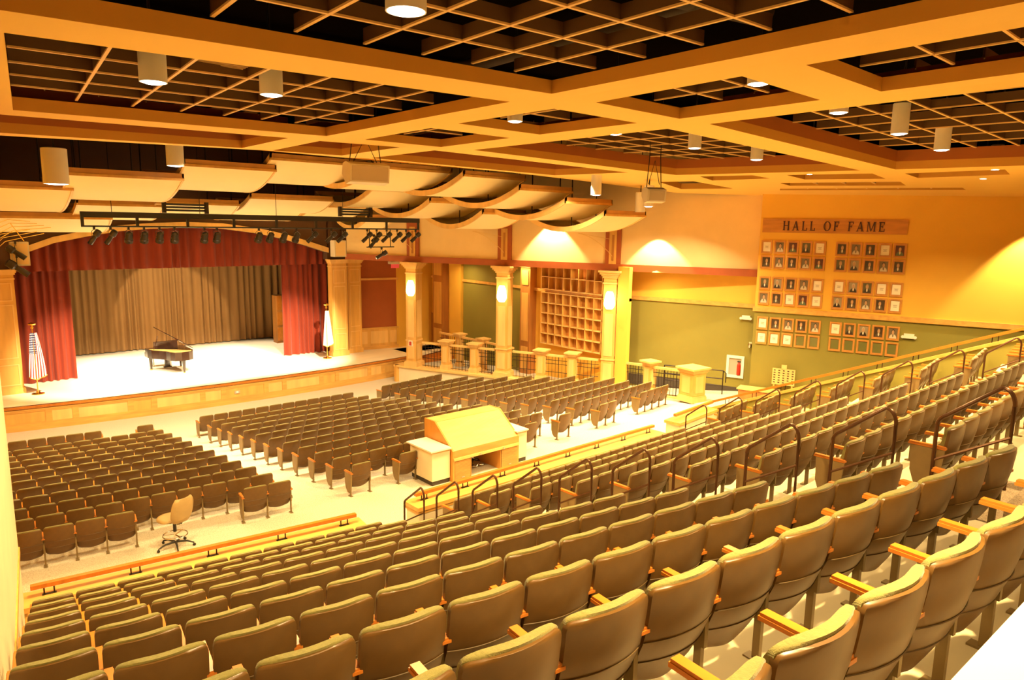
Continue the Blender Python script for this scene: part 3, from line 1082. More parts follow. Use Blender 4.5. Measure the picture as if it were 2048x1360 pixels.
# ------------------------------------------------------------------ colonnade columns with sconces
for s, lab in ((C1, 'oak column with glowing sconce at the stage corner'), (C2, 'oak column with glowing sconce between two balustrade runs'), (C3, 'oak column with glowing sconce beside the pigeonhole screen')):
    p = cl(s)
    root = thing('column', (p.x, p.y, 0.9), label=lab, cat='column', group='columns along the side aisle')
    hw = 0.30

    def sq(e):
        return [cl(s - hw - e, hw + e), cl(s + hw + e, hw + e), cl(s + hw + e, -hw - e), cl(s - hw - e, -hw - e)]
    m = MB()
    m.prism(sq(0), 0.9, 6.36)
    m.build('shaft', M_OAK, root)
    m = MB()
    for e, za, zb in ((0.03, 5.75, 5.82), (0.05, 6.02, 6.1), (0.10, 6.1, 6.18), (0.16, 6.18, 6.27), (0.22, 6.27, 6.36)):
        m.prism(sq(e), za, zb)
    m.build('capital', M_OAKPALE, root)
    m = MB()
    for e, za, zb in ((0.09, 0.9, 1.12), (0.05, 1.12, 1.18), (0.03, 2.25, 2.31)):
        m.prism(sq(e), za, zb)
    m.build('base', M_OAKPALE, root)
    for za, zb in ((1.3, 2.1), (2.45, 4.4)):
        for k in range(2):
            m = MB()
            if k == 0:
                m.prism([cl(s - 0.2, hw + 0.015), cl(s + 0.2, hw + 0.015), cl(s + 0.2, hw), cl(s - 0.2, hw)], za, zb)
            else:
                m.prism([cl(s + hw + 0.015, 0.2), cl(s + hw + 0.015, -0.2), cl(s + hw, -0.2), cl(s + hw, 0.2)], za, zb)
            m.build('panel', M_OAKPALE, root)
    # sconces on both hall faces
    for (ca, na) in ((cl(s, hw), CN),):
        ta = Vector((-na.y, na.x))
        m = MB()
        ring = [(math.cos(t) * 0.26, math.sin(t) * 0.17) for t in [math.pi * i / 8 for i in range(9)]]
        nz_ = 8
        prof_ = [0.55, 0.85, 1.0, 1.0, 0.95, 0.9, 0.82, 0.7, 0.5]
        V_ = []
        for kz in range(nz_ + 1):
            for x, y in ring:
                pp = ca + ta * (x * prof_[kz]) + na * (y * prof_[kz] + 0.005)
                V_.append((pp.x, pp.y, 4.62 + 0.8 * kz / nz_))
        nr = len(ring)
        m.add(V_, [(kz * nr + i, kz * nr + i + 1, (kz + 1) * nr + i + 1, (kz + 1) * nr + i) for kz in range(nz_) for i in range(nr - 1)] + [tuple(range(nr)), tuple(reversed(range(nz_ * nr, (nz_ + 1) * nr)))])
        sc = m.build('sconce_shade', M_SCONCE, root, True)
        lp = ca + na * 0.4
        if na != CD * -1:
            lamp('POINT', (lp.x, lp.y, 5.1), (lp.x, lp.y, 0), 55, WARM2, 0.15, name='sconce_lamp')
    # upper panel on the cream wall
    up = thing('wall_panel', (p.x, p.y, 6.65), label='rust framed oak panel on the cream wall above ' + ('the stage corner column' if s == C1 else 'the middle sconce column' if s == C2 else 'the pigeonhole screen column'), cat='wall panel', group='upper wall panels')
    m = MB()
    m.prism([cl(s - 0.36, 0.1), cl(s + 0.36, 0.1), cl(s + 0.36, 0), cl(s - 0.36, 0)], 6.65, 8.35)
    m.build('surround', M_REDBEAM, up)
    m = MB()
    m.prism([cl(s - 0.17, 0.13), cl(s + 0.17, 0.13), cl(s + 0.17, 0.1), cl(s - 0.17, 0.1)], 6.65, 8.15)
    m.build('inset', M_OAK, up)
    m = MB()
    m.prism([cl(s - 0.04, 0.15), cl(s + 0.06, 0.15), cl(s + 0.06, 0.13), cl(s - 0.04, 0.13)], 6.8, 7.95)
    m.build('reveal', M_OAKD, up)
    # thin cable arm
    m = MB()
    arc = []
    for i in range(9):
        t = i / 8
        arc.append((*cl(s - 1.5 + 1.5 * t, 0.6 - 0.45 * t), 8.0 - 0.25 * t - 0.75 * t * t))
    m.tube(arc, 0.012, 5)
    m.tube([arc[0], (*cl(s - 0.1, 0.12), 7.75)], 0.01, 5)
    m.build('cable_arm', M_OAKPALE, up)

# ------------------------------------------------------------------ balustrade
def bal_post(P, z0, z1, label, hw=0.2, u=CD):
    n = Vector((-u.y, u.x))
    root = thing('balustrade_post', (P.x, P.y, z0), label=label, cat='post', group='balustrade posts')
    sq = lambda e: [P + u * (-hw - e) + n * (-hw - e), P + u * (hw + e) + n * (-hw - e), P + u * (hw + e) + n * (hw + e), P + u * (-hw - e) + n * (hw + e)]
    m = MB()
    m.prism(sq(0), z0, z1 - 0.1)
    m.build('shaft', M_OAK, root)
    m = MB()
    m.prism(sq(0.05), z0, z0 + 0.2)
    m.prism(sq(0.03), z0 + 0.2, z0 + 0.25)
    m.build('base', M_OAKPALE, root)
    m = MB()
    m.prism(sq(0.04), z1 - 0.22, z1 - 0.16)
    m.prism(sq(0.08), z1 - 0.16, z1 - 0.07)
    m.prism(sq(0.14), z1 - 0.07, z1)
    m.build('cap', M_OAKPALE, root)
    for side in range(2):
        m = MB()
        a = u if side == 0 else n
        b = n if side == 0 else u
        f = -1 if side == 0 else (1 if n.dot(CN) > 0 else -1)
        f = 1 if a.dot(Vector((-1, -1))) > 0 else -1
        cc = P + a * (f * (hw + 0.008))
        m.obox((cc.x, cc.y, (z0 + z1) / 2 + 0.02), (b.x * hw * 0.6, b.y * hw * 0.6, 0), (a.x * 0.008, a.y * 0.008, 0), (0, 0, (z1 - z0) / 2 - 0.36))
        m.build('panel', M_OAKPALE, root)
    return root


def bal_run(A, B, za, zb, label, base0, base1, rails=True):
    A, B = Vector(A), Vector(B)
    u = (B - A).normalized()
    n = Vector((-u.y, u.x))
    L = (B - A).length
    root = thing('balustrade', (A.x, A.y, base0), label=label, cat='balustrade', group='balustrade runs along the side aisle')
    z = lambda s: za + (zb - za) * s / L
    bz = lambda s: base0 + (base1 - base0) * s / L
    P = lambda s, t=0: A + u * s + n * t
    m = MB()
    m.prism([P(0, -0.06), P(L, -0.06), P(L, 0.06), P(0, 0.06)], [z(0) - 0.1, z(L) - 0.1, z(L) - 0.1, z(0) - 0.1], [z(0), z(L), z(L), z(0)])
    m.build('handrail', M_OAKPALE, root)
    for h in (0.06, 0.42, 0.78, 0.94):
        f = h / 1.1
        m = MB()
        zz0, zz1 = bz(0) + (z(0) - 0.1 - bz(0)) * f, bz(L) + (z(L) - 0.1 - bz(L)) * f
        m.tube([(*P(0), zz0), (*P(L), zz1)], 0.014, 4)
        m.build('cross_bar', M_IRON2, root)
    k = max(3, int(L / 0.17))
    for i in range(1, k):
        s = L * i / k
        m = MB()
        r = 0.022 if i % 4 == 0 else 0.012
        m.tube([(*P(s), bz(s) + 0.0), (*P(s), z(s) - 0.1)], r, 4)
        m.build('baluster', M_IRON2, root)
    return root


posts = []
for (x, y, nm) in ((893, 720, 'first balustrade post from the stage corner column'), (950, 725, 'second balustrade post from the stage corner column'), (1083, 735, 'first balustrade post beyond the middle sconce column'), (1145, 740, 'second balustrade post beyond the middle sconce column')):
    Pw = on_line(x, y, CP, CD)
    P = Vector((Pw.x, Pw.y))
    posts.append(P)
    bal_post(P, 0.9, 2.42, 'oak ' + nm)
P5 = Vector(on_line(1300, 745, q0, cu)[:2])
bal_post(P5, 1.18, 2.62, 'oak balustrade post between last sconce column and big end pier', u=cu)
bal_post(PIER, 1.38, 2.78, 'broad oak end pier of the balustrade', 0.36, cu)
seq = [(cl(C1 + 0.3), posts[0]), (posts[0], posts[1]), (posts[1], cl(C2 - 0.3)), (cl(C2 + 0.3), posts[2]), (posts[2], posts[3]), (posts[3], cl(C3 - 0.3))]
where = ['from stage corner column to first post', 'between the two posts near the stage', 'ending at the middle sconce column', 'starting at the middle sconce column', 'between the two posts below the pigeonhole screen', 'ending at the last sconce column']
for (A, B), wh in zip(seq, where):
    d = (B - A).normalized()
    bal_run(A + d * 0.2, B - d * 0.2, 2.22, 2.22, 'dark iron balustrade with oak rail ' + wh, 0.9, 0.9)
f5 = (P5 - q0).length / (PIER - q0).length
zb = lambda f: 2.24 + 0.34 * f
bz_ = lambda f: 0.9 + 0.5 * f
bal_run(q0 + cu * 0.15, P5 - cu * 0.2, zb(0), zb(f5), 'dark iron balustrade with oak rail leaving the last sconce column', bz_(0), bz_(f5))
bal_run(P5 + cu * 0.2, PIER - cu * 0.36, zb(f5), zb(1), 'dark iron balustrade with oak rail reaching the big end pier', bz_(f5), bz_(1))
# inner stair balustrade behind the first one
Q0, Q1 = Vector((23.2, 32.6)), Vector((23.2, 26.2))
for f, nm in ((0.3, 'nearer the stage steps'), (0.62, 'farther from the stage steps')):
    bal_post(Q0.lerp(Q1, f), 0.45, 2.35, 'oak post of the inner stair balustrade ' + nm, 0.16, Vector((0, -1)))
bal_run(Q0, Q1, 2.2, 2.2, 'inner iron stair balustrade with oak rail before the green wall', 0.5, 0.7)
# metal guard rail at the ramp end
root = thing('guard_rail', (25.6, 15.8, 1.36), label='dark metal tube guard rail before the green wall', cat='guard rail')
a0 = at_z(1372, 741, 2.35)
E0, E1 = Vector((25.0, 18.2)), Vector((26.0, 15.9))
for z in (2.35, 2.0, 1.7):
    m = MB()
    m.tube([(E0.x, E0.y, z), (E1.x, E1.y, z), (E1.x + 0.06, E1.y - 0.1, z - 0.1), (E1.x + 0.06, E1.y - 0.1, z - 0.5)] if z > 2.3 else [(E0.x, E0.y, z), (E1.x, E1.y, z)], 0.025, 6)
    m.build('rail', M_IRON2, root)
for t in (0.0, 0.55, 1.0):
    p = E0.lerp(E1, t)
    m = MB()
    m.tube([(p.x, p.y, 1.0), (p.x, p.y, 2.35)], 0.025, 6)
    m.build('leg', M_IRON2, root)

# ------------------------------------------------------------------ pigeonhole screen
pa, pb = s1(1092), s1(1212)
root = thing('pigeonhole_screen', ((pa.x + pb.x) / 2 - 0.2, (pa.y + pb.y) / 2, 2.4), label='tall oak pigeonhole sound screen of square cells on the yellow wall', cat='wall screen')
ya, yb = pa.y, pb.y
X = 24.6
m = MB()
m.box((X - 0.05, yb, 2.45), (X - 0.02, ya, 6.42))
m.build('back_panel', M_OAKD, root)
NC = 8
for i in range(NC + 1):
    y = ya + (yb - ya) * i / NC
    for za, zb_ in ((2.45, 5.02), (5.2, 6.42)):
        m = MB()
        m.box((X - 0.34, y - 0.018, za), (X - 0.05, y + 0.018, zb_))
        m.build('divider', M_OAK, root)
for za, zb_, n in ((2.45, 5.02, 5), (5.2, 6.42, 2)):
    for i in range(n + 1):
        z = za + (zb_ - za) * i / n
        m = MB()
        m.box((X - 0.34, yb - 0.018, z - 0.018), (X - 0.05, ya + 0.018, z + 0.018))
        m.build('shelf', M_OAKPALE, root)

# ================================================================== stage drapery
def curtain(name, x0, x1, Y, zb, zt, pitch, amp, mt, label, zbf=None, taper=0.0):
    n = int((x1 - x0) / pitch * 8)
    rnd = random.Random(name + str(x0))
    ph = [rnd.uniform(0.75, 1.25) for _ in range(n + 2)]
    V = []
    ac = 0.0
    xs = []
    for i in range(n + 1):
        xs.append((x0 + (x1 - x0) * i / n, ac))
        ac += 2 * math.pi / 8 * (0.85 + 0.3 * math.sin(i * 0.13 + x0))
    m = MB()
    nv = 6

    def f(u, v):
        i = int(round(u * n))
        x, p = xs[i]
        a = amp * (0.55 + 0.45 * (1 - v)) * ph[i // 8]
        s = math.sin(p)
        z0 = zbf(x) if zbf else zb
        return (x, Y + a * (abs(s) ** 0.7 * (1 if s > 0 else -1)), z0 + (zt - z0) * v)
    m.slab(f, lambda u, v: Vector(f(u, v)) + Vector((0, 0.02, 0)), n, nv)
    o = m.build(name, mt, None, True, 80)
    return tag(o, label, 'curtain')


curtain('stage_curtain', 3.72, 5.85, 37.0, 1.02, 6.6, 0.30, 0.11, M_REDCURT, 'red velvet stage leg curtain behind the striped flag')
curtain('stage_curtain', 15.65, 18.3, 36.7, 1.02, 6.6, 0.30, 0.11, M_REDCURT, 'red velvet stage leg curtain beside the pale flag')
curtain('valance', 3.4, 18.2, 36.3, 6.02, 8.6, 0.42, 0.10, M_REDCURT, 'pleated red velvet valance hanging below the arch')
curtain('back_curtain', 4.0, 20.5, 43.2, 1.05, 8.8, 0.36, 0.10, M_BACKCURT, 'brown pleated curtain across the back of the stage')
# dark wing flats closing the sides of the stage
m = MB()
m.box((18.3, 36.1, 1.0), (18.4, 41.5, 8.5))
struct(m.build('wall_stage_wing', M_BLACK))
m = MB()
m.box((3.0, 36.1, 1.0), (3.1, 43, 8.5))
struct(m.build('wall_stage_wing', M_BLACK))
# wooden cabinet in the wing
p = at_z(556, 690, 1.0)
root = thing('tall_cabinet', (17.6, 41.0, 1.0), label='tall narrow wooden cabinet half behind the red leg curtain', cat='cabinet')
m = MB()
m.box((17.05, 40.9, 1.0), (17.75, 41.5, 3.9))
m.build('body', M_OAKD, root)
for z in (1.15, 2.1, 3.05):
    m = MB()
    m.box((17.1, 40.87, z), (17.7, 40.9, z + 0.8))
    m.build('door', M_ARM, root)

# ------------------------------------------------------------------ grand piano
PX, PYY = 9.72, 36.2
root = thing('grand_piano', (PX, PYY, 1.0), -math.pi / 2, label='black grand piano with raised lid on the bright stage', cat='piano')
K = 1.15
# local frame: keyboard at -x, tail at +x, straight spine at +y; the tail points to the audience
out2 = [(-0.85, -0.78), (-0.50, -0.78), (-0.2, -0.70), (0.1, -0.48), (0.45, -0.30), (0.75, -0.22), (0.95, -0.1), (1.02, 0.15), (0.98, 0.45), (0.85, 0.64), (0.6, 0.72), (-0.85, 0.72)]
L3 = lambda x, y, z: root.matrix_basis @ Vector((x * K, y * K, z))


def lbox(mb, lo_, hi_):
    c_0 = [(lo_[i] + hi_[i]) / 2 for i in range(3)]
    h_0 = [(hi_[i] - lo_[i]) / 2 for i in range(3)]
    rot_ = root.matrix_basis.to_3x3()
    mb.obox(L3(*c_0), rot_ @ Vector((h_0[0] * K, 0, 0)), rot_ @ Vector((0, h_0[1] * K, 0)), Vector((0, 0, h_0[2])))


m = MB()
m.prism([L3(x, y, 0)[:2] for x, y in out2], 1.66, 2.08)
m.build('case', M_PIANO, root)
m = MB()
m.prism([L3(x * 0.93 + 0.02, y * 0.93, 0)[:2] for x, y in out2[1:-1]], 2.06, 2.095)
m.build('soundboard', M_PIANOIN, root)
m = MB()
lbox(m, (-0.99, -0.78, 0.66), (-0.84, 0.72, 0.86))
m.build('key_bed', M_PIANO, root)
m = MB()
lbox(m, (-0.98, -0.66, 0.86), (-0.85, 0.62, 0.88))
m.build('keys', M_PAPER, root)
m = MB()
lbox(m, (-0.64, -0.5, 1.08), (-0.60, 0.45, 1.40))
m.build('music_desk', M_PIANO, root)
m = MB()
ang = math.radians(36)
lid = []
for x, y in out2[1:-1]:
    d_ = (0.72 - y)
    lid.append(L3(x, 0.72 - d_ * math.cos(ang), 1.12 + d_ * K * math.sin(ang)))
m.extrude(lid, (0, 0, 0.035))
m.build('lid', M_PIANO, root)
m = MB()
m.tube([L3(-0.2, -0.6, 1.08), L3(-0.2, -0.42, 1.12 + 1.14 * K * math.sin(ang) * 0.82)], 0.018, 6)
m.build('lid_prop', M_PIANO, root)
for x, y in ((-0.72, -0.62), (-0.72, 0.58), (0.72, 0.3)):
    m = MB()
    p_ = L3(x, y, 0)
    m.lathe([(0.05, 0.04), (0.045, 0.1), (0.08, 0.48), (0.09, 0.67)], p_, 10)
    m.build('leg', M_PIANO, root, True)
    m = MB()
    m.lathe([(0.045, 0.0), (0.045, 0.05)], p_, 10)
    m.build('caster', M_BRASS, root)
m = MB()
lbox(m, (-0.66, -0.1, 0.12), (-0.58, 0.1, 0.68))
lbox(m, (-0.70, -0.16, 0.08), (-0.54, 0.16, 0.14))
m.build('pedal_lyre', M_PIANO, root)
root = thing('piano_bench', (PX, PYY + 1.75, 1.0), label='pale piano bench behind the grand piano', cat='bench')
m = MB()
m.box((PX - 0.45, PYY + 1.55, 1.42), (PX + 0.45, PYY + 1.95, 1.5))
m.build('seat', M_WHITE, root)
for dx in (-0.4, 0.4):
    for dy in (-0.16, 0.16):
        m = MB()
        m.box((PX + dx - 0.025, PYY + 1.75 + dy - 0.025, 1.0), (PX + dx + 0.025, PYY + 1.75 + dy + 0.025, 1.42))
        m.build('leg', M_WHITE, root)

# ------------------------------------------------------------------ flags
def stripes_mat():
    m_ = bpy.data.materials.new('striped_flag')
    m_.use_nodes = True
    nt = m_.node_tree
    b = nt.nodes['Principled BSDF']
    b.inputs['Roughness'].default_value = 0.8
    tc = nt.nodes.new('ShaderNodeTexCoord')
    sp = nt.nodes.new('ShaderNodeSeparateXYZ')
    nt.links.new(tc.outputs['UV'], sp.inputs[0])

    def math_(op, a, bv):
        nd = nt.nodes.new('ShaderNodeMath')
        nd.operation = op
        for i, q in enumerate((a, bv)):
            if isinstance(q, (int, float)):
                nd.inputs[i].default_value = q
            elif q is not None:
                nt.links.new(q, nd.inputs[i])
        return nd.outputs[0]
    u_, v_ = sp.outputs[0], sp.outputs[1]
    fr_ = math_('FRACT', math_('MULTIPLY', u_, 6.5), None)
    st = math_('LESS_THAN', fr_, 0.5)
    mix1 = nt.nodes.new('ShaderNodeMix')
    mix1.data_type = 'RGBA'
    mix1.inputs[6].default_value = (0.85, 0.78, 0.66, 1)
    mix1.inputs[7].default_value = (0.55, 0.04, 0.03, 1)
    nt.links.new(st, mix1.inputs[0])
    # canton with stars
    ca = math_('MULTIPLY', math_('GREATER_THAN', v_, 0.55), math_('LESS_THAN', u_, 0.62))
    fx = math_('SUBTRACT', math_('FRACT', math_('MULTIPLY', u_, 9.0), None), 0.5)
    fy = math_('SUBTRACT', math_('FRACT', math_('MULTIPLY', v_, 20.0), None), 0.5)
    d2 = math_('ADD', math_('MULTIPLY', fx, fx), math_('MULTIPLY', fy, fy))
    sta = math_('LESS_THAN', d2, 0.07)
    mix2 = nt.nodes.new('ShaderNodeMix')
    mix2.data_type = 'RGBA'
    mix2.inputs[6].default_value = (0.03, 0.03, 0.09, 1)
    mix2.inputs[7].default_value = (0.85, 0.8, 0.7, 1)
    nt.links.new(sta, mix2.inputs[0])
    mix3 = nt.nodes.new('ShaderNodeMix')
    mix3.data_type = 'RGBA'
    nt.links.new(ca, mix3.inputs[0])
    nt.links.new(mix1.outputs[2], mix3.inputs[6])
    nt.links.new(mix2.outputs[2], mix3.inputs[7])
    nt.links.new(mix3.outputs[2], b.inputs['Base Color'])
    return m_


def flag(P, mt, label, ztop, zfl0, zfl1, w0, w1):
    root = thing('flag', P, label=label, cat='flag')
    P = Vector(P)
    m = MB()
    m.tube([P, (P.x, P.y, ztop)], 0.022, 8)
    m.build('pole', M_BRASS, root, True)
    m = MB()
    m.lathe([(0.24, 0.0), (0.24, 0.03), (0.1, 0.06), (0.05, 0.12)], P, 16)
    m.build('base', M_BRASS, root, True)
    m = MB()
    m.lathe([(0.02, 0), (0.06, 0.03), (0.06, 0.08), (0.03, 0.11), (0.03, 0.14), (0.13, 0.17), (0.15, 0.22), (0.05, 0.27), (0.01, 0.28)], (P.x, P.y, ztop - 0.02), 12)
    m.build('finial', M_BRASS, root, True)
    m = MB()
    nu, nv = 12, 12
    uv = []

    def f(u, v):
        wd = w1 + (w0 - w1) * v ** 1.4
        x = P.x + (u - 0.42) * wd
        y = P.y - 0.05 - 0.07 * math.sin(u * 9 + v * 2) * (1 - 0.5 * v)
        dz = 0.22 * (abs(u - 0.45) * 1.6) * (1 - v)
        return (x, y, zfl0 + dz + (zfl1 - zfl0 - dz) * v)
    m.grid(f, nu, nv)
    o = m.build('cloth', mt, root, True, 80)
    ul = o.data.uv_layers.new(name='UVMap')
    for poly in o.data.polygons:
        for li, vi in zip(poly.loop_indices, poly.vertices):
            i, j = vi % (nu + 1), vi // (nu + 1)
            ul.data[li].uv = (i / nu + 0.12 * (1 - j / nv), j / nv)
    # gold fringe
    m = MB()
    m.tube([f(i / 10, 0.0) for i in range(11)], 0.02, 5)
    m.build('fringe', M_BRASS, root)
    return root


flag((4.02, 34.6, 1.0), stripes_mat(), 'striped flag with stars on a brass pole by the left pilaster', 3.78, 1.6, 3.6, 0.26, 0.62)
flag((17.25, 34.75, 1.0), mat('pale_flag', (0.86, 0.78, 0.62), 0.8, col2=(0.75, 0.62, 0.5), scale=3.0), 'pale cream flag on a brass pole by the right pilaster', 3.75, 1.6, 3.6, 0.25, 0.6)

# ------------------------------------------------------------------ lighting bar with stage lamps
TY = 29.0
tl, tr_ = at_y(160, 428, TY), at_y(838, 443, TY)
tz = (tl.z + tr_.z) / 2
root = thing('lighting_bar', ((tl.x + tr_.x) / 2, TY, tz - 0.4), label='long black stage lighting bar hung before the arch', cat='lighting bar')
m = MB()
m.box((tl.x, TY - 0.06, tz - 0.09), (tr_.x, TY + 0.06, tz + 0.12))
m.build('cable_trough', M_BLACKPL, root)
m = MB()
m.tube([(tl.x, TY, tz - 0.40), (tr_.x, TY, tz - 0.40)], 0.03, 8)
m.build('pipe', M_BLACKPL, root)
for i in range(9):
    X = tl.x + 0.05 + (tr_.x - tl.x - 0.1) * i / 8
    m = MB()
    m.box((X - 0.05, TY - 0.03, tz - 0.42), (X + 0.05, TY + 0.03, tz - 0.05))
    m.build('strut', M_BLACKPL, root)
for i in range(5):
    X = tl.x + 1.0 + (tr_.x - tl.x - 2.0) * i / 4
    m = MB()
    m.tube([(X, TY, tz), (X, TY, 12.55)], 0.012, 5)
    m.build('cable', M_IRON2, root)
M_LAMPBODY = mat('stage_lamp_body', (0.035, 0.025, 0.018), 0.3, metal=0.4, spec=0.6)
M_LAMPLENS = mat('stage_lamp_lens', (0.7, 0.62, 0.5), 0.12, metal=0.9)


def stage_lamp(P, aim, label, group, kind=0, scale=1.0):
    """P: clamp point; aim: unit direction the lens looks"""
    P = Vector(P)
    aim = Vector(aim).normalized()
    root = thing('stage_lamp', P, label=label, cat='stage lamp', group=group)
    s = scale
    c0 = P + Vector((0, 0, -0.34 * s))
    side = aim.cross(Vector((0, 0, 1))).normalized()
    m = MB()
    L = 0.62 * s if kind == 0 else 0.44 * s
    st = c0 - aim * (L * 0.5)
    if kind == 0:
        m.lathe([(0.03 * s, 0), (0.11 * s, 0.03 * s), (0.12 * s, 0.22 * s), (0.075 * s, 0.26 * s), (0.075 * s, 0.40 * s), (0.085 * s, 0.42 * s), (0.085 * s, L), (0.1 * s, L)], st, 12, aim)
    else:
        m.lathe([(0.05 * s, 0), (0.12 * s, 0.05 * s), (0.13 * s, 0.3 * s), (0.15 * s, 0.32 * s), (0.15 * s, L)], st, 12, aim)
    m.build('body', M_LAMPBODY, root, True, 30)
    m = MB()
    m.lathe([(0.08 * s if kind == 0 else 0.12 * s, 0.0), (0.04 * s, 0.012), (0.005, 0.015)], st + aim * (L + 0.001), 12, aim)
    m.build('lens', M_LAMPLENS, root, True)
    m = MB()
    top = P + Vector((0, 0, -0.06))
    m.tube([c0 + side * 0.13 * s, c0 + side * 0.14 * s + Vector((0, 0, 0.2 * s)), top, c0 - side * 0.14 * s + Vector((0, 0, 0.2 * s)), c0 - side * 0.13 * s], 0.012, 5)
    m.build('yoke', M_LAMPBODY, root)
    m = MB()
    m.box((P.x - 0.035, P.y - 0.035, P.z - 0.08), (P.x + 0.035, P.y + 0.035, P.z + 0.04))
    m.build('clamp', M_LAMPBODY, root)
    return root


LX = [187, 220, 256, 287, 318, 348, 408, 433, 517, 540, 567, 592, 624, 662, 684, 734, 753, 773, 794, 812, 831]
for i, x in enumerate(LX):
    X = at_y(x, 445, TY).x
    if i < 2:
        aim, kd = (-0.45, 0.5, -0.8), 0
    elif i < 8:
        aim, kd = (0.02, 0.55, -0.85), 1
    elif i < 12:
        aim, kd = (-0.1, 0.55, -0.8), 1
    else:
        aim, kd = (-0.62, 0.45, -0.75), 0
    stage_lamp((X, TY, tz - 0.44), aim, '%s black stage lamp along the lighting bar from its end over the striped flag' % ORD[i + 1] if i < 20 else 'last black stage lamp at the far end of the lighting bar', 'stage lamps on the lighting bar', kd)
# drop pipe frame with two lamps
root = thing('drop_frame', (tr_.x - 2.2, TY, tz - 2.0), label='black drop pipe frame hanging below the lighting bar', cat='pipe frame')
xa, xb = at_y(737, 490, TY).x, at_y(788, 490, TY).x
zb_ = at_y(760, 494, TY).z
m = MB()
m.tube([(xa + 0.05, TY, tz - 0.42), (xa + 0.05, TY, zb_)], 0.02, 6)
m.build('pipe', M_BLACKPL, root)
m = MB()
m.tube([(xb - 0.2, TY, tz - 0.42), (xb - 0.2, TY, zb_)], 0.02, 6)
m.build('pipe', M_BLACKPL, root)
m = MB()
m.tube([(xa - 0.1, TY, zb_), (xb, TY, zb_)], 0.025, 6)
m.build('pipe', M_BLACKPL, root)
m = MB()
m.tube([(xa, TY, (tz + zb_) / 2 - 0.1), (xb - 0.15, TY, (tz + zb_) / 2 - 0.1)], 0.018, 6)
m.build('pipe', M_BLACKPL, root)
stage_lamp((at_y(748, 494, TY).x, TY, zb_ + 0.55), (-0.6, 0.3, -0.8), 'black stage lamp on the upper pipe of the drop frame', 'stage lamps on the drop frame')
stage_lamp((at_y(763, 494, TY).x, TY, zb_ - 0.03), (-0.85, 0.2, -0.5), 'black stage lamp hanging lowest under the drop frame', 'stage lamps on the drop frame')
# cable racks above the bar
for (xa_, xb_, y_, lab) in ((328, 413, 415, 'bundled cable rack above the left half of the lighting bar'), (680, 741, 424, 'bundled cable rack above the right half of the lighting bar')):
    root = thing('cable_rack', at_y((xa_ + xb_) / 2, y_ + 6, TY), label=lab, cat='cable rack', group='cable racks')
    A, B = at_y(xa_, y_, TY), at_y(xb_, y_ + 2, TY)
    for k in range(3):
        z = A.z + 0.13 - 0.11 * k
        m = MB()
        m.tube([(A.x, TY, z), (B.x, TY, z)], 0.045, 6)
        m.build('cable_bundle', M_BLACKPL, root)
    for X in (A.x, B.x):
        m = MB()
        m.box((X - 0.06, TY - 0.08, A.z - 0.2), (X + 0.06, TY + 0.08, A.z + 0.24))
        m.build('end_plate', M_IRON2, root)

# ------------------------------------------------------------------ loudspeakers
def speaker_box(poly_px, Y, depth, label, rods=True):
    pass


def hang_speaker(c, u, half, label, h=0.42, d=0.5):
    """wedge speaker: c centre, u length direction"""
    c = Vector(c)
    u = Vector((u[0], u[1], 0)).normalized()
    n = Vector((u.y, -u.x, 0))
    if n.dot(c - CAM) > 0:
        n = -n
    root = thing('hanging_speaker', c, label=label, cat='loudspeaker', group='hanging wedge speakers')
    prof = [(0.0, 0.30), (0.36, 0.20), (0.30, -0.30), (-0.02, -0.36), (-0.30, -0.05), (-0.22, 0.25)]
    pts = [c + n * (a * d / 0.5) + Vector((0, 0, b * h / 0.42)) - u * half for a, b in prof]
    m = MB()
    m.extrude(pts, u * (2 * half))
    m.build('cabinet', M_GREYBOX, root)
    a, b = prof[1], prof[2]
    f0 = c + n * ((a[0]) * d / 0.5 + 0.012) + Vector((0, 0, a[1] * h / 0.42 - 0.04))
    f1 = c + n * ((b[0]) * d / 0.5 + 0.012) + Vector((0, 0, b[1] * h / 0.42 + 0.04))
    m = MB()
    m.add([f0 - u * (half - 0.05), f0 + u * (half - 0.05), f1 + u * (half - 0.05), f1 - u * (half - 0.05)], [(0, 1, 2, 3)])
    m.build('grille', mat('grille_tan', (0.52, 0.40, 0.25), 0.7), root)
    for s in (-0.8, 0.8):
        p = c + u * (half * s) + Vector((0, 0, 0.3 * h / 0.42))
        m = MB()
        m.tube([p, p + Vector((0, 0, 0.9)) - u * (half * s * 0.25), p + Vector((0, 0, 3.0)) - u * (half * s * 0.25)], 0.014, 5)
        m.build('chain', M_IRON2, root)
    m = MB()
    m.tube([c + u * half * 0.6 + Vector((0, 0, 0.3)), c + Vector((0, 0, 1.0)), c - u * half * 0.6 + Vector((0, 0, 0.3))], 0.012, 5)
    m.build('bridle', M_IRON2, root)
    return root


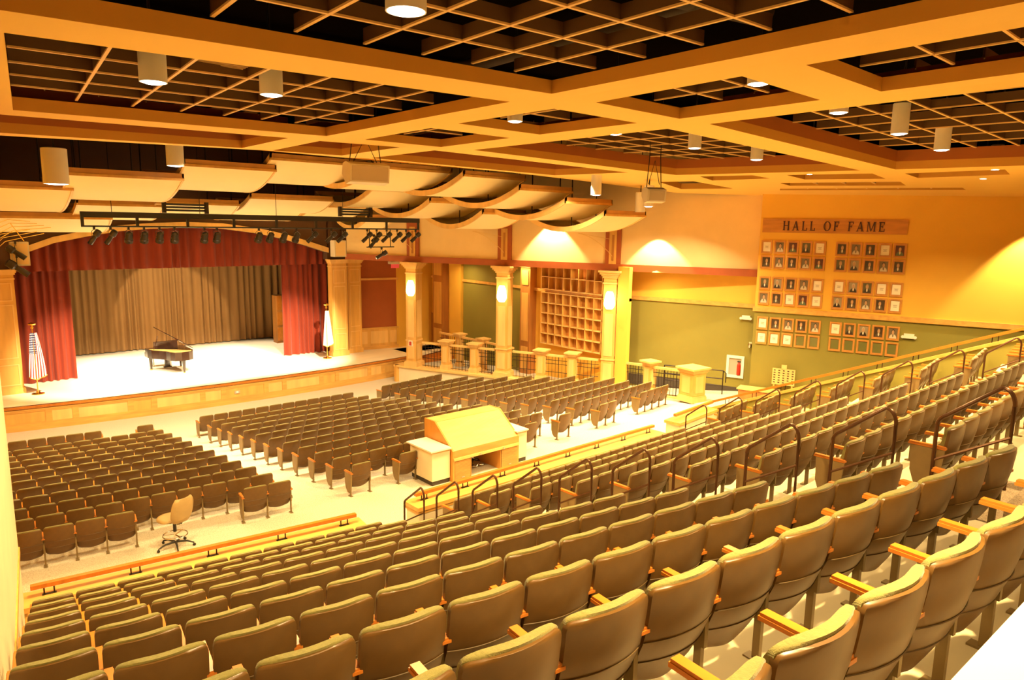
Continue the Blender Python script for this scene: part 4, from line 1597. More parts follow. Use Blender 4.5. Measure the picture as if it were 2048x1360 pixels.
ps = at_y(731, 345, 19.0)
hang_speaker(ps, (0.98, -0.1), 0.62, 'cream wedge loudspeaker on chains before the sound panels')
ps = at_y(1307, 389, 13.5)
hang_speaker(ps, (0.9, -0.45), 0.3, 'smaller cream wedge loudspeaker hung near the portrait wall corner', 0.3, 0.36)
for (x0, x1, y0, y1, Y, lab) in ((25, 57, 484, 532, 33.5, 'pale box loudspeaker at the left spring of the arch'), (670, 692, 481, 514, 33.5, 'pale box loudspeaker over the right stage pilaster')):
    A, B = at_y(x0, y1, Y), at_y(x1, y0, Y)
    root = thing('box_speaker', ((A.x + B.x) / 2, Y + 0.25, A.z), label=lab, cat='loudspeaker', group='box speakers at the arch')
    m = MB()
    m.box((A.x, Y, A.z), (B.x, Y + 0.5, B.z))
    m.build('cabinet', M_GREYBOX, root)
    m = MB()
    m.box((A.x + 0.05, Y - 0.02, A.z + 0.06), (B.x - 0.05, Y, B.z - 0.06))
    m.build('grille', M_CREAM, root)
    m = MB()
    m.tube([((A.x + B.x) / 2, Y + 0.2, B.z), ((A.x + B.x) / 2 - 0.1, Y + 0.2, B.z + 1.2)], 0.012, 5)
    m.build('hanger', M_IRON2, root)
stage_lamp(at_y(30, 484, 33.35), (0.75, -0.2, -0.6), 'stage lamp above the left box loudspeaker', 'lamps by the left box speaker', 0, 1.2)
stage_lamp(at_y(33, 512, 33.35), (0.75, -0.1, -0.6), 'stage lamp below the left box loudspeaker', 'lamps by the left box speaker', 0, 1.4)
# wire frame arms at the left
root = thing('wire_frame', at_y(30, 470, 27.0), label='thin brass wire frame arms before the dark proscenium corner', cat='wire frame')
for k in range(7):
    a = at_y(-30 - k * 6, 455 + k * 16, 27.0)
    b = at_y(60 + 14 * (k % 4), 443 + 4 * k, 27.0)
    mid = (a + b) / 2 + Vector((0, 0, 0.15 + 0.04 * k))
    m = MB()
    m.tube([a, a.lerp(mid, 0.6), mid, mid.lerp(b, 0.5), b], 0.011, 5)
    m.build('wire', M_BRASS, root)
m = MB()
m.tube([at_y(20, 446, 27.0), at_y(48, 482, 27.0)], 0.012, 5)
m.build('wire', M_BRASS, root)

# exit sign
p0 = on_line(786, 533, cl(-3.0), CD)
root = thing('exit_sign', at_y(790, 528, 35.25), label='small red exit sign under the rust beam by the stage', cat='sign')
A, B = at_y(783, 536, 35.25), at_y(797, 528, 35.25)
m = MB()
m.box((A.x, 35.2, A.z), (B.x, 35.3, B.z))
m.build('red_face', mat('exit_red', (0.6, 0.03, 0.03), 0.5, emit=(1, 0.12, 0.08), estr=0.6), root)
m = MB()
m.box((A.x - 0.05, 35.15, B.z), (B.x + 0.05, 35.6, B.z + 0.14))
m.build('housing', M_WHITE, root)
# small red alarm on the stage corner column
p = cl(C1, 0.33)
root = thing('call_box', (p.x, p.y, 2.0), label='small alarm box on the stage corner column', cat='alarm')
m = MB()
m.prism([cl(C1 - 0.12, 0.36), cl(C1 + 0.12, 0.36), cl(C1 + 0.12, 0.315), cl(C1 - 0.12, 0.315)], 1.98, 2.28)
m.build('plate', M_PAPER, root)
m = MB()
m.prism([cl(C1 - 0.06, 0.39), cl(C1 + 0.06, 0.39), cl(C1 + 0.06, 0.36), cl(C1 - 0.06, 0.36)], 2.03, 2.23)
m.build('pull_handle', M_EXTRED, root)
# stage apron lamp outlet
p = Vector((11.3, lip_y(11.3) + 0.02))
root = thing('apron_outlet', (p.x, p.y, 0.5), label='small bright floor pocket plate on the stage apron', cat='outlet')
m = MB()
m.box((p.x - 0.12, p.y - 0.02, 0.46), (p.x + 0.12, p.y + 0.03, 0.60))
m.build('plate', M_CHROME, root)
m = MB()
m.box((p.x - 0.05, p.y - 0.03, 0.49), (p.x + 0.05, p.y - 0.02, 0.57))
m.build('socket', M_WHITE, root)

# ================================================================== Hall of Fame wall furniture
HN3 = Vector((hn.x, hn.y, 0))            # into the wall
HU3 = Vector((HU.x, HU.y, 0))
Z3 = Vector((0, 0, 1))


def wall_box(mb, c, hw, hh, t0, t1):
    """box on the portrait wall: c on the wall plane; t0..t1 distance out of the wall"""
    mid = Vector(c) - HN3 * ((t0 + t1) / 2)
    mb.obox(mid, HU3 * hw, HN3 * ((t1 - t0) / 2), Z3 * hh)


a, b = hof(1526, 450.5), hof(1816, 455)
zc = (hof(1526, 437).z + hof(1525, 464.5).z) / 2
hh = (hof(1526, 437).z - hof(1525, 464.5).z) / 2
cc = (a + b) / 2
cc.z = zc
root = thing('hall_of_fame_sign', (cc.x, cc.y, zc - hh), label='long oak board lettered HALL OF FAME above the portraits', cat='sign')
m = MB()
wall_box(m, cc, (b - a).length / 2, hh, 0.0, 0.05)
m.build('board', mat('sign_oak', (0.50, 0.21, 0.04), 0.45, 0.15, 3.0, stretch=(0.5, 0.5, 3.0)), root)
# serif capitals built from strokes: coordinates in a 0..1 cell, thick 0.17, thin 0.07
TK, TN, SR = 0.17, 0.08, 0.055


def glyph(ch):
    R_ = []          # rectangles x0,x1,y0,y1
    Q_ = []          # quads
    def stem(x, w_, y0=0, y1=1, top=True, bot=True):
        R_.append((x - w_ / 2, x + w_ / 2, y0, y1))
        if top:
            R_.append((x - w_ / 2 - 0.08, x + w_ / 2 + 0.08, y1 - SR, y1))
        if bot:
            R_.append((x - w_ / 2 - 0.08, x + w_ / 2 + 0.08, y0, y0 + SR))
    if ch == 'H':
        stem(0.2, TK); stem(0.8, TK); R_.append((0.2, 0.8, 0.47, 0.47 + TN)); return R_, Q_, 1.0
    if ch == 'L':
        stem(0.2, TK); R_.append((0.2, 0.72, 0, TN)); R_.append((0.66, 0.74, 0, 0.3)); return R_, Q_, 0.78
    if ch == 'F' or ch == 'E':
        stem(0.2, TK); R_.append((0.2, 0.72, 1 - TN, 1)); R_.append((0.66, 0.74, 0.74, 1)); R_.append((0.2, 0.55, 0.48, 0.48 + TN)); R_.append((0.5, 0.56, 0.38, 0.66))
        if ch == 'E':
            R_.append((0.2, 0.76, 0, TN)); R_.append((0.7, 0.78, 0, 0.28))
        return R_, Q_, 0.8
    if ch == 'A':
        Q_.append([(0.10, 0), (0.17, 0), (0.54, 1), (0.45, 1)]); Q_.append([(0.70, 0), (0.90, 0), (0.58, 1), (0.42, 1)])
        R_.append((0.25, 0.75, 0.3, 0.3 + TN)); R_.append((0.0, 0.28, 0, SR)); R_.append((0.62, 1.0, 0, SR)); return R_, Q_, 1.0
    if ch == 'M':
        stem(0.14, TN); stem(1.0, TK)
        Q_.append([(0.12, 1), (0.30, 1), (0.62, 0.02), (0.50, 0.02)]); Q_.append([(0.50, 0.02), (0.60, 0.02), (1.0, 1), (0.90, 1)]); return R_, Q_, 1.16
    if ch == 'O':
        n = 20
        for i in range(n):
            t0_, t1_ = 2 * math.pi * i / n, 2 * math.pi * (i + 1) / n
            o_ = lambda t: (0.5 + 0.48 * math.cos(t), 0.5 + 0.52 * math.sin(t))
            i_ = lambda t: (0.5 + 0.31 * math.cos(t), 0.5 + 0.45 * math.sin(t))
            Q_.append([o_(t0_), o_(t1_), i_(t1_), i_(t0_)])
        return R_, Q_, 1.0
    return R_, Q_, 0.6


lx0, lx1 = hof(1566, 453), hof(1770, 456)
LT = (lx1 - lx0).length
chars = 'HALL OF FAME'
adv = []
for ch in chars:
    adv.append(0.75 if ch == ' ' else glyph(ch)[2] + 0.32)
H_ = 0.36
sx = LT / (sum(adv) - 0.32)
base = Vector((lx0.x, lx0.y, zc - H_ / 2))
pos = 0.0
for ch, ad in zip(chars, adv):
    if ch != ' ':
        R_, Q_, wd = glyph(ch)
        m = MB()
        for k, quad in enumerate([[(a_, c0), (b_, c0), (b_, c1), (a_, c1)] for a_, b_, c0, c1 in R_] + Q_):
            e = 0.0006 * k
            P4 = [base + HU3 * ((pos + x) * sx) + Z3 * (y * H_) - HN3 * (0.045) for x, y in quad]
            m.extrude(P4, -HN3 * (0.035 + e))
        m.build('letter', M_LETTER, root)
    pos += ad


def portrait_mat(kind):
    m_ = bpy.data.materials.new('portrait_print_%d' % kind)
    m_.use_nodes = True
    nt = m_.node_tree
    b_ = nt.nodes['Principled BSDF']
    b_.inputs['Roughness'].default_value = 0.35
    tc = nt.nodes.new('ShaderNodeTexCoord')
    sp = nt.nodes.new('ShaderNodeSeparateXYZ')
    nt.links.new(tc.outputs['UV'], sp.inputs[0])

    def mt_(op, a_, bv=0.0):
        nd = nt.nodes.new('ShaderNodeMath')
        nd.operation = op
        for i, q in enumerate((a_, bv)):
            if isinstance(q, (int, float)):
                nd.inputs[i].default_value = q
            else:
                nt.links.new(q, nd.inputs[i])
        return nd.outputs[0]

    def ell(cx, cy, rx, ry):
        dx = mt_('DIVIDE', mt_('SUBTRACT', sp.outputs[0], cx), rx)
        dy = mt_('DIVIDE', mt_('SUBTRACT', sp.outputs[1], cy), ry)
        d2 = mt_('ADD', mt_('MULTIPLY', dx, dx), mt_('MULTIPLY', dy, dy))
        mr = nt.nodes.new('ShaderNodeMapRange')
        mr.inputs[1].default_value = 1.25
        mr.inputs[2].default_value = 0.8
        nt.links.new(d2, mr.inputs[0])
        return mr.outputs[0]

    def over(prev, mask, colr):
        mx = nt.nodes.new('ShaderNodeMix')
        mx.data_type = 'RGBA'
        nt.links.new(mask, mx.inputs[0])
        if isinstance(prev, tuple):
            mx.inputs[6].default_value = prev
        else:
            nt.links.new(prev, mx.inputs[6])
        mx.inputs[7].default_value = colr
        return mx.outputs[2]
    bgs = [(0.05, 0.03, 0.015, 1), (0.10, 0.09, 0.04, 1), (0.16, 0.12, 0.07, 1), (0.30, 0.24, 0.15, 1), (0.09, 0.02, 0.015, 1)]
    coats = [(0.03, 0.02, 0.015, 1), (0.10, 0.07, 0.04, 1), (0.62, 0.55, 0.42, 1), (0.10, 0.15, 0.08, 1), (0.04, 0.025, 0.02, 1)]
    hairs = [(0.5, 0.42, 0.3, 1), (0.05, 0.03, 0.02, 1), (0.12, 0.07, 0.03, 1), (0.3, 0.22, 0.12, 1), (0.03, 0.02, 0.01, 1)]
    k = kind % 5
    k2 = (kind * 3 + 1) % 5
    cx = 0.5 + 0.06 * ((kind % 3) - 1)
    col_ = over(bgs[k], ell(cx, 0.02, 0.42, 0.40), coats[k2])
    col_ = over(col_, ell(cx, 0.30, 0.09, 0.17), (0.72, 0.65, 0.52, 1) if k2 != 2 else (0.2, 0.15, 0.1, 1))
    col_ = over(col_, ell(cx, 0.68, 0.19, 0.24), hairs[(kind + 2) % 5])
    col_ = over(col_, ell(cx, 0.62, 0.15, 0.21), (0.48, 0.28, 0.15, 1))
    nt.links.new(col_, b_.inputs['Base Color'])
    return m_


PORT = [portrait_mat(k) for k in range(9)]
ROWS = [
    ('A', 'top', (1534, 493), (1640, 497), 'CPPPC'), ('A', 'second', (1532.5, 523.5), (1637.7, 528), 'PPPPP'), ('A', 'third', (1529.6, 566), (1634.8, 571.5), 'PPPPC'),
    ('A', 'fourth', (1527.5, 596), (1632.5, 602.5), 'PPCPC'), ('A', 'fifth', (1525, 646), (1629.7, 654), 'CPPPP'), ('A', 'lowest', (1522.6, 675), (1627, 684), 'CCCEE'),
    ('B', 'top', (1683.8, 497.8), (1800, 502), 'PPPCP'), ('B', 'second', (1681, 529), (1797, 535), 'PPPPP'), ('B', 'third', (1678, 573), (1792.5, 580), 'CPPCC'),
    ('B', 'fourth', (1675, 605), (1790, 612), 'PPPPC'), ('B', 'fifth', (1671, 657.5), (1786, 667), 'CPPPP'), ('B', 'lowest', (1669, 688), (1783, 699), 'EEEEE')]
_s = (hof(1640, 497) - hof(1534, 493)).length / 4
_v = hof(1534, 493).z - hof(1532.5, 523.5).z
FW_, FH_ = 0.432 * _s, 0.435 * _v
fm = {}
for nm, mt_f in (('frame_top', M_ARM),):
    mb = MB()
    t = FW_ * 0.26
    for (x0, x1, z0, z1) in ((-FW_, FW_, FH_ - t, FH_), (-FW_, FW_, -FH_, -FH_ + t), (-FW_, -FW_ + t, -FH_ + t, FH_ - t), (FW_ - t, FW_, -FH_ + t, FH_ - t)):
        mb.box((x0, -0.045, z0), (x1, 0.0, z1))
    fm['frame'] = mb.mesh('frame', mat('frame_oak', (0.56, 0.25, 0.055), 0.35, 0.12, 5.0))
    mb = MB()
    mb.box((-FW_ + 0.05, -0.012, -FH_ + 0.05), (FW_ - 0.05, 0.0, FH_ - 0.05))
    fm['mount'] = mb.mesh('mount', mat('mount_board', (0.5, 0.23, 0.06), 0.6))
pw, ph_ = FW_ * 0.66, FH_ * 0.70


def print_mesh(mt_):
    me = bpy.data.meshes.new('print')
    me.from_pydata([(-pw, -0.014, -ph_), (pw, -0.014, -ph_), (pw, -0.014, ph_), (-pw, -0.014, ph_)], [], [(0, 1, 2, 3)])
    ul = me.uv_layers.new(name='UVMap')
    for i, uv in enumerate(((0, 0), (1, 0), (1, 1), (0, 1))):
        ul.data[i].uv = uv
    me.materials.append(mt_)
    return me


PM = [print_mesh(x) for x in PORT]
PMC = print_mesh(M_PAPER)
PME = print_mesh(M_GLASS_REFL)
ink = MB()
for k, (wd, z) in enumerate(((0.07, 0.03), (0.05, -0.005), (0.06, -0.04))):
    ink.box((-wd, -0.0165, z - 0.007), (wd, -0.0145, z + 0.007))
INK = ink.mesh('text_line', mat('faint_ink', (0.35, 0.25, 0.15), 0.7))
rz = math.atan2(HU.y, HU.x)
kk = 0
for (grp, rowname, p0, p1, code) in ROWS:
    a, b = hof(*p0), hof(*p1)
    zmid = (a.z + b.z) / 2
    for i, ch in enumerate(code):
        P = a.lerp(b, i / 4)
        what = {'P': 'oak framed portrait', 'C': 'oak framed name card', 'E': 'empty oak frame'}[ch]
        lab = '%s, %s from the %s, %s portrait row' % (what, ORD[i + 1], 'wall corner' if grp == 'A' else 'middle gap away from the corner', rowname)
        root = thing('picture_frame', (P.x - HN3.x * 0.002, P.y - HN3.y * 0.002, zmid), rz, label=lab, cat='picture frame', group='hall of fame frames')
        inst('frame', fm['frame'], root)
        inst('mount', fm['mount'], root)
        if ch == 'P':
            inst('portrait_print', PM[(kk * 5 + i * 2 + (kk // 3)) % 9], root)
        elif ch == 'C':
            inst('name_card', PMC, root)
            inst('text_line', INK, root)
        else:
            inst('glass', PME, root)
    kk += 1

# emergency lights
for (x, y, pl, lab) in ((1493, 635, 'G', 'white twin head emergency light on the green wall by the corner'), (1818, 672, 'H', 'white twin head emergency light past the lower portraits')):
    if pl == 'H':
        P, U, N = hof(x, y), HU3, HN3
    else:
        P = on_line(x, y, GA, gu)
        U, N = Vector((gu.x, gu.y, 0)), Vector((gn.x, gn.y, 0))
    root = thing('emergency_light', P, label=lab, cat='emergency light', group='twin head emergency lights')
    m = MB()
    m.obox(P - N * 0.05, U * 0.17, N * 0.05, Z3 * 0.085)
    m.build('housing', M_WHITE, root)
    for s in (-1, 1):
        m = MB()
        c0 = P + U * (0.2 * s) - N * 0.08 - Z3 * 0.03
        m.lathe([(0.03, 0), (0.05, 0.04), (0.06, 0.1)], c0 + N * 0.05, 10, -N)
        m.build('lamp_head', M_WHITE, root, True)
P = on_line(1502, 688, GA, gu)
N = Vector((gn.x, gn.y, 0))
root = thing('security_camera', P, label='small chrome dome camera at the wall corner', cat='camera')
m = MB()
m.obox(P - N * 0.06, Vector((gu.x, gu.y, 0)) * 0.06, N * 0.06, Z3 * 0.1)
m.build('bracket', M_CHROME, root)
m = MB()
m.lathe([(0.09, 0.08), (0.09, 0.0), (0.06, -0.08), (0.01, -0.1)], P - N * 0.16 - Z3 * 0.06, 12)
m.build('dome', M_CHROME, root, True)

# fire extinguisher cabinet
ca, cb = on_line(1453, 733, GA, gu), on_line(1488, 735, GA, gu)
zc0, zc1 = on_line(1470, 755, GA, gu).z, on_line(1470, 711, GA, gu).z
U = Vector((gu.x, gu.y, 0))
mid = (ca + cb) / 2
mid.z = (zc0 + zc1) / 2
hw, hh = (cb - ca).length / 2, (zc1 - zc0) / 2
root = thing('extinguisher_cabinet', (mid.x, mid.y, zc0), label='white framed glass fire extinguisher cabinet on the green wall', cat='cabinet')
m = MB()
t = 0.11
for (du, dz, w_, h_) in ((0, hh - t / 2, hw, t / 2), (0, -hh + t / 2, hw, t / 2), (-hw + t / 2, 0, t / 2, hh - t), (hw - t / 2, 0, t / 2, hh - t)):
    m.obox(mid + U * du + Z3 * dz - N * 0.03, U * w_, N * 0.03, Z3 * h_)
m.build('door_frame', M_WHITE, root)
m = MB()
m.obox(mid - N * 0.004, U * (hw - 0.05), N * 0.003, Z3 * (hh - 0.05))
m.build('back_panel', mat('cabinet_grey', (0.42, 0.36, 0.28), 0.25), root)
m = MB()
m.obox(mid - N * 0.032 - U * (hw - 0.06), U * 0.015, N * 0.008, Z3 * 0.04)
m.build('latch', M_CHROME, root)
ex = mid + U * (hw * 0.42) - N * 0.02
root = thing('fire_extinguisher', (ex.x, ex.y, zc0 + 0.14), label='red fire extinguisher standing in the white cabinet', cat='extinguisher')
m = MB()
m.lathe([(0.075, 0.0), (0.08, 0.03), (0.08, 0.42), (0.05, 0.5), (0.025, 0.52), (0.025, 0.56)], (ex.x, ex.y, zc0 + 0.14), 12)
m.build('cylinder', M_EXTRED, root, True)
m = MB()
m.obox((ex.x, ex.y, zc0 + 0.72), U * 0.07, N * 0.02, Z3 * 0.02)
m.build('valve', M_BLACKPL, root)

# numbered-hole board on a stand and a small oak desk behind the rail
bl, br = hof(1548, 735), hof(1593, 740)
off = -HN3 * 0.25
bc = (bl + br) / 2 + off
zb0, zb1 = hof(1570, 768).z, hof(1570, 736).z
root = thing('peg_board', (bc.x, bc.y, zb0), label='upright oak board with rows of dark square holes before the green wall', cat='board')
hwB, hhB = (br - bl).length / 2, (zb1 - zb0) / 2
bm_ = Vector((bc.x, bc.y, (zb0 + zb1) / 2))
m = MB()
m.obox(bm_, HU3 * hwB, HN3 * 0.03, Z3 * hhB)
m.build('panel', M_PEG, root)
for r_ in range(6):
    for c0 in range(5):
        pc = bm_ + HU3 * (hwB * (-0.8 + 0.4 * c0)) + Z3 * (hhB * (0.78 - 0.30 * r_)) - HN3 * 0.031
        m = MB()
        m.obox(pc, HU3 * (hwB * 0.085), HN3 * 0.003, Z3 * (hhB * 0.06))
        m.build('hole', M_INK, root)
m = MB()
m.obox(bm_ + Z3 * (hhB + 0.07), HU3 * 0.1, HN3 * 0.03, Z3 * 0.09)
m.build('top_tab', M_PEG, root)
for s in (-0.8, 0.8):
    m = MB()
    m.obox(Vector((bc.x, bc.y, (zb0 + 1.38) / 2)) + HU3 * (hwB * s), HU3 * 0.03, HN3 * 0.03, Z3 * ((zb0 - 1.38) / 2))
    m.build('leg', M_OAK, root)
P = hof(1522, 775) - HN3 * 0.5
root = thing('oak_desk', (P.x, P.y, 1.38), label='small oak desk top showing behind the side rail', cat='desk')
m = MB()
m.obox((P.x, P.y, P.z + 0.02), HU3 * 0.8, HN3 * 0.35, Z3 * 0.025)
m.build('desk_top', M_OAKPALE, root)
m = MB()
m.obox((P.x, P.y, (P.z + 1.38) / 2), HU3 * 0.74, HN3 * 0.3, Z3 * ((P.z - 1.38) / 2))
m.build('desk_body', M_OAKD, root)

# ================================================================== roll-top sound desk
fz = 1.38
X0, X1d = 10.83, 13.22
Yf = 14.62
D = 1.35
root = thing('roll_top_desk', ((X0 + X1d) / 2, Yf + D / 2, fz), label='large oak roll-top sound desk behind the lower seats', cat='desk')
prof = [(0.0, 0.0), (0.0, 0.86), (0.86, 1.52), (D, 1.52), (D, 0.0)]        # (depth, height)


def side(xa, xb, nm):
    m = MB()
    m.extrude([(xa, Yf + d, fz + h) for d, h in prof], (xb - xa, 0, 0))
    m.build(nm, M_OAKD if False else mat('desk_oak', (0.58, 0.26, 0.05), 0.4, 0.12, 3.0, stretch=(1, 1, 0.2)), root)


side(X0, X0 + 0.05, 'side_panel')
side(X1d - 0.05, X1d, 'side_panel')
m = MB()
m.box((X0 + 0.05, Yf + 0.84, fz + 1.46), (X1d - 0.05, Yf + D, fz + 1.51))
m.build('top_panel', M_OAKPALE, root)
m = MB()
m.box((X0 + 0.05, Yf + D - 0.04, fz), (X1d - 0.05, Yf + D, fz + 1.46))
m.build('back_panel', M_OAK, root)
NS = 26
for i in range(NS):
    t0_, t1_ = i / NS, (i + 0.92) / NS
    d0_, h0_ = 0.02 + 0.84 * t0_, 0.87 + 0.64 * t0_
    d1_, h1_ = 0.02 + 0.84 * t1_, 0.87 + 0.64 * t1_
    m = MB()
    m.add([(X0 + 0.05, Yf + d0_, fz + h0_), (X1d - 0.05, Yf + d0_, fz + h0_), (X1d - 0.05, Yf + d1_, fz + h1_), (X0 + 0.05, Yf + d1_, fz + h1_),
           (X0 + 0.05, Yf + d0_ + 0.012, fz + h0_ - 0.016), (X1d - 0.05, Yf + d0_ + 0.012, fz + h0_ - 0.016), (X1d - 0.05, Yf + d1_ + 0.012, fz + h1_ - 0.016), (X0 + 0.05, Yf + d1_ + 0.012, fz + h1_ - 0.016)],
          [(0, 1, 2, 3), (7, 6, 5, 4), (0, 4, 5, 1), (2, 6, 7, 3), (1, 5, 6, 2), (0, 3, 7, 4)])
    m.build('tambour_slat', M_TAMBOUR, root)
m = MB()
m.box((X0 + 0.05, Yf, fz + 0.66), (X1d - 0.05, Yf + 0.04, fz + 0.86))
m.build('drop_front', M_TAMBD, root)
m = MB()
m.box((X0 + 0.02, Yf - 0.04, fz + 0.60), (X1d - 0.02, Yf + 0.06, fz + 0.67))
m.build('desk_edge', M_OAKPALE, root)
for xa, xb in ((X0 + 0.05, X0 + 0.62), (X1d - 0.68, X1d - 0.05)):
    d_ = thing('cabinet_door', (0, 0, 0))
    d_.parent = root
    d_.matrix_parent_inverse = root.matrix_basis.inverted()
    m = MB()
    m.box((xa, Yf + 0.0, fz + 0.03), (xb, Yf + 0.03, fz + 0.58))
    for k in range(14):
        z = fz + 0.05 + k * 0.037
        m.box((xa + 0.02, Yf - 0.012, z), (xb - 0.02, Yf, z + 0.026))
    COL.objects.unlink(d_)
    bpy.data.objects.remove(d_)
    dr = m.build('door', M_TAMBD, root)
    m = MB()
    m.box(((xa + xb) / 2 - 0.05, Yf - 0.03, fz + 0.09), ((xa + xb) / 2 + 0.05, Yf - 0.012, fz + 0.11))
    o = m.build('handle', M_CHROME, root)
    o.parent = dr
    m = MB()
    xi = xb if xa < 12 else xa
    m.box((xi - 0.015, Yf, fz), (xi + 0.015, Yf + D - 0.1, fz + 0.6))
    m.build('knee_panel', mat('desk_oak', (0.58, 0.26, 0.05)), root)
for xk in (11.75, 12.6):
    m = MB()
    m.lathe([(0.03, 0), (0.03, 0.03)], (xk, Yf - 0.04, fz + 0.635), 10, (0, -1, 0))
    m.build('lock', M_CHROME, root)
# tangle of cables in the knee hole
root = thing('cable_tangle', (11.85, Yf + 0.6, fz), label='tangle of black cables in the desk knee hole', cat='cables')
rnd = random.Random(3)
for k in range(9):
    pts = []
    p = Vector((11.6 + rnd.random() * 0.3, Yf + 0.5 + rnd.random() * 0.3, fz + 0.02))
    for i in range(8):
        pts.append(p.copy())
        p += Vector((rnd.uniform(-0.14, 0.16), rnd.uniform(-0.12, 0.12), rnd.uniform(-0.05, 0.09)))
        p.z = max(fz + 0.015, min(p.z, fz + 0.5))
        p.x = max(11.52, min(p.x, 12.45))
        p.y = max(Yf + 0.12, min(p.y, Yf + 1.2))
    m = MB()
    m.tube(pts, 0.014, 5)
    m.build('cable', M_BLACKPL if k % 3 else M_CHROME, root)
for sgn, xa, xb, lab in ((-1, 10.22, 10.80, 'cream side cabinet with white top left of the roll-top desk'), (1, 13.24, 13.62, 'cream side cabinet with white top right of the roll-top desk')):
    root = thing('side_cabinet', ((xa + xb) / 2, Yf + 0.6, fz), label=lab, cat='cabinet')
    m = MB()
    m.box((xa, Yf + 0.1, fz + 0.13), (xb, Yf + 1.15, fz + 0.92))
    m.build('body', M_WALLCREAM, root)
    m = MB()
    m.box((xa + 0.03, Yf + 0.13, fz), (xb, Yf + 1.12, fz + 0.13))
    m.build('plinth', mat('dark_base', (0.06, 0.045, 0.03), 0.7), root)
    m = MB()
    m.box((xa - 0.08, Yf + 0.02, fz + 0.96), (xb + 0.0, Yf + 1.22, fz + 1.0))
    m.build('worktop', M_WHITE, root)
    m = MB()
    m.box((xa - 0.03, Yf + 0.07, fz + 0.92), (xb, Yf + 1.18, fz + 0.96))
    m.build('moulding', M_OAKPALE, root)

# ================================================================== drafting stool
SP = Vector((3.95, 15.3, 1.38))
root = thing('drafting_stool', SP, math.radians(22), label='tan drafting stool on casters in the gap of the last lower row', cat='stool')
m = MB()
lo = lambda x, y, z: root.matrix_basis @ Vector((x * 1.22, y * 1.22, z * 1.06))
m.slab(lambda u, v: lo((u - 0.5) * 0.46 * (1 - 0.25 * abs(2 * v - 1) ** 3), -0.02 + (v - 0.35) * 0.46 * (1 - 0.2 * abs(2 * u - 1) ** 3), 0.585 + 0.03 * (2 * v - 1) ** 2), lambda u, v: lo((u - 0.5) * 0.46 * (1 - 0.25 * abs(2 * v - 1) ** 3), -0.02 + (v - 0.35) * 0.46 * (1 - 0.2 * abs(2 * u - 1) ** 3), 0.66 - 0.03 * (abs(2 * u - 1) ** 3 + abs(2 * v - 1) ** 3)), 8, 8)
m.build('seat', M_STOOL, root, True, 80)
m = MB()


def bk(u, v, t):
    x = (u - 0.5) * 0.42 * (1 - 0.3 * abs(2 * v - 1) ** 3)
    z = 0.60 + v * 0.52
    y = -0.24 - 0.10 * v + 0.05 * (2 * u - 1) ** 2 + t * (1 - 0.5 * max(abs(2 * u - 1), abs(2 * v - 1)) ** 4)
    return lo(x, y, z)


m.slab(lambda u, v: bk(u, v, -0.035), lambda u, v: bk(u, v, 0.035), 8, 8)
m.build('backrest', M_STOOL, root, True, 80)
m = MB()
m.tube([lo(0, -0.02, 0.10), lo(0, -0.02, 0.34)], 0.022, 10)
m.build('gas_lift', M_CHROME, root, True)
m = MB()
m.tube([lo(0, -0.02, 0.34), lo(0, -0.02, 0.6)], 0.035, 10)
m.tube([lo(0, -0.02, 0.56), lo(0, -0.2, 0.56), lo(0, -0.26, 0.7)], 0.02, 6)
m.build('column', M_BLACKPL, root, True)
m = MB()
m.tube([lo(0.2 * math.cos(t), -0.02 + 0.2 * math.sin(t), 0.27) for t in [2 * math.pi * i / 20 for i in range(21)]], 0.012, 6, cap=False)
for t in (0.3, 2.4, 4.5):
    m.tube([lo(0, -0.02, 0.27), lo(0.2 * math.cos(t), -0.02 + 0.2 * math.sin(t), 0.27)], 0.014, 5)
m.build('foot_ring', M_CHROME, root, True)
for i in range(5):
    t = 2 * math.pi * i / 5 + 0.4
    e = (0.3 * math.cos(t), -0.02 + 0.3 * math.sin(t))
    m = MB()
    m.tube([lo(0, -0.02, 0.12), lo(e[0] * 0.6, -0.02 + (e[1] + 0.02) * 0.6, 0.12), lo(e[0], e[1], 0.07)], [0.025, 0.02, 0.014], 6)
    lg = m.build('base_leg', M_BLACKPL, root)
    m = MB()
    m.lathe([(0.028, -0.02), (0.031, -0.012), (0.031, 0.012), (0.028, 0.02)], lo(e[0], e[1], 0.03), 10, (math.sin(t), -math.cos(t), 0))
    m.build('caster', M_BLACKPL, root)

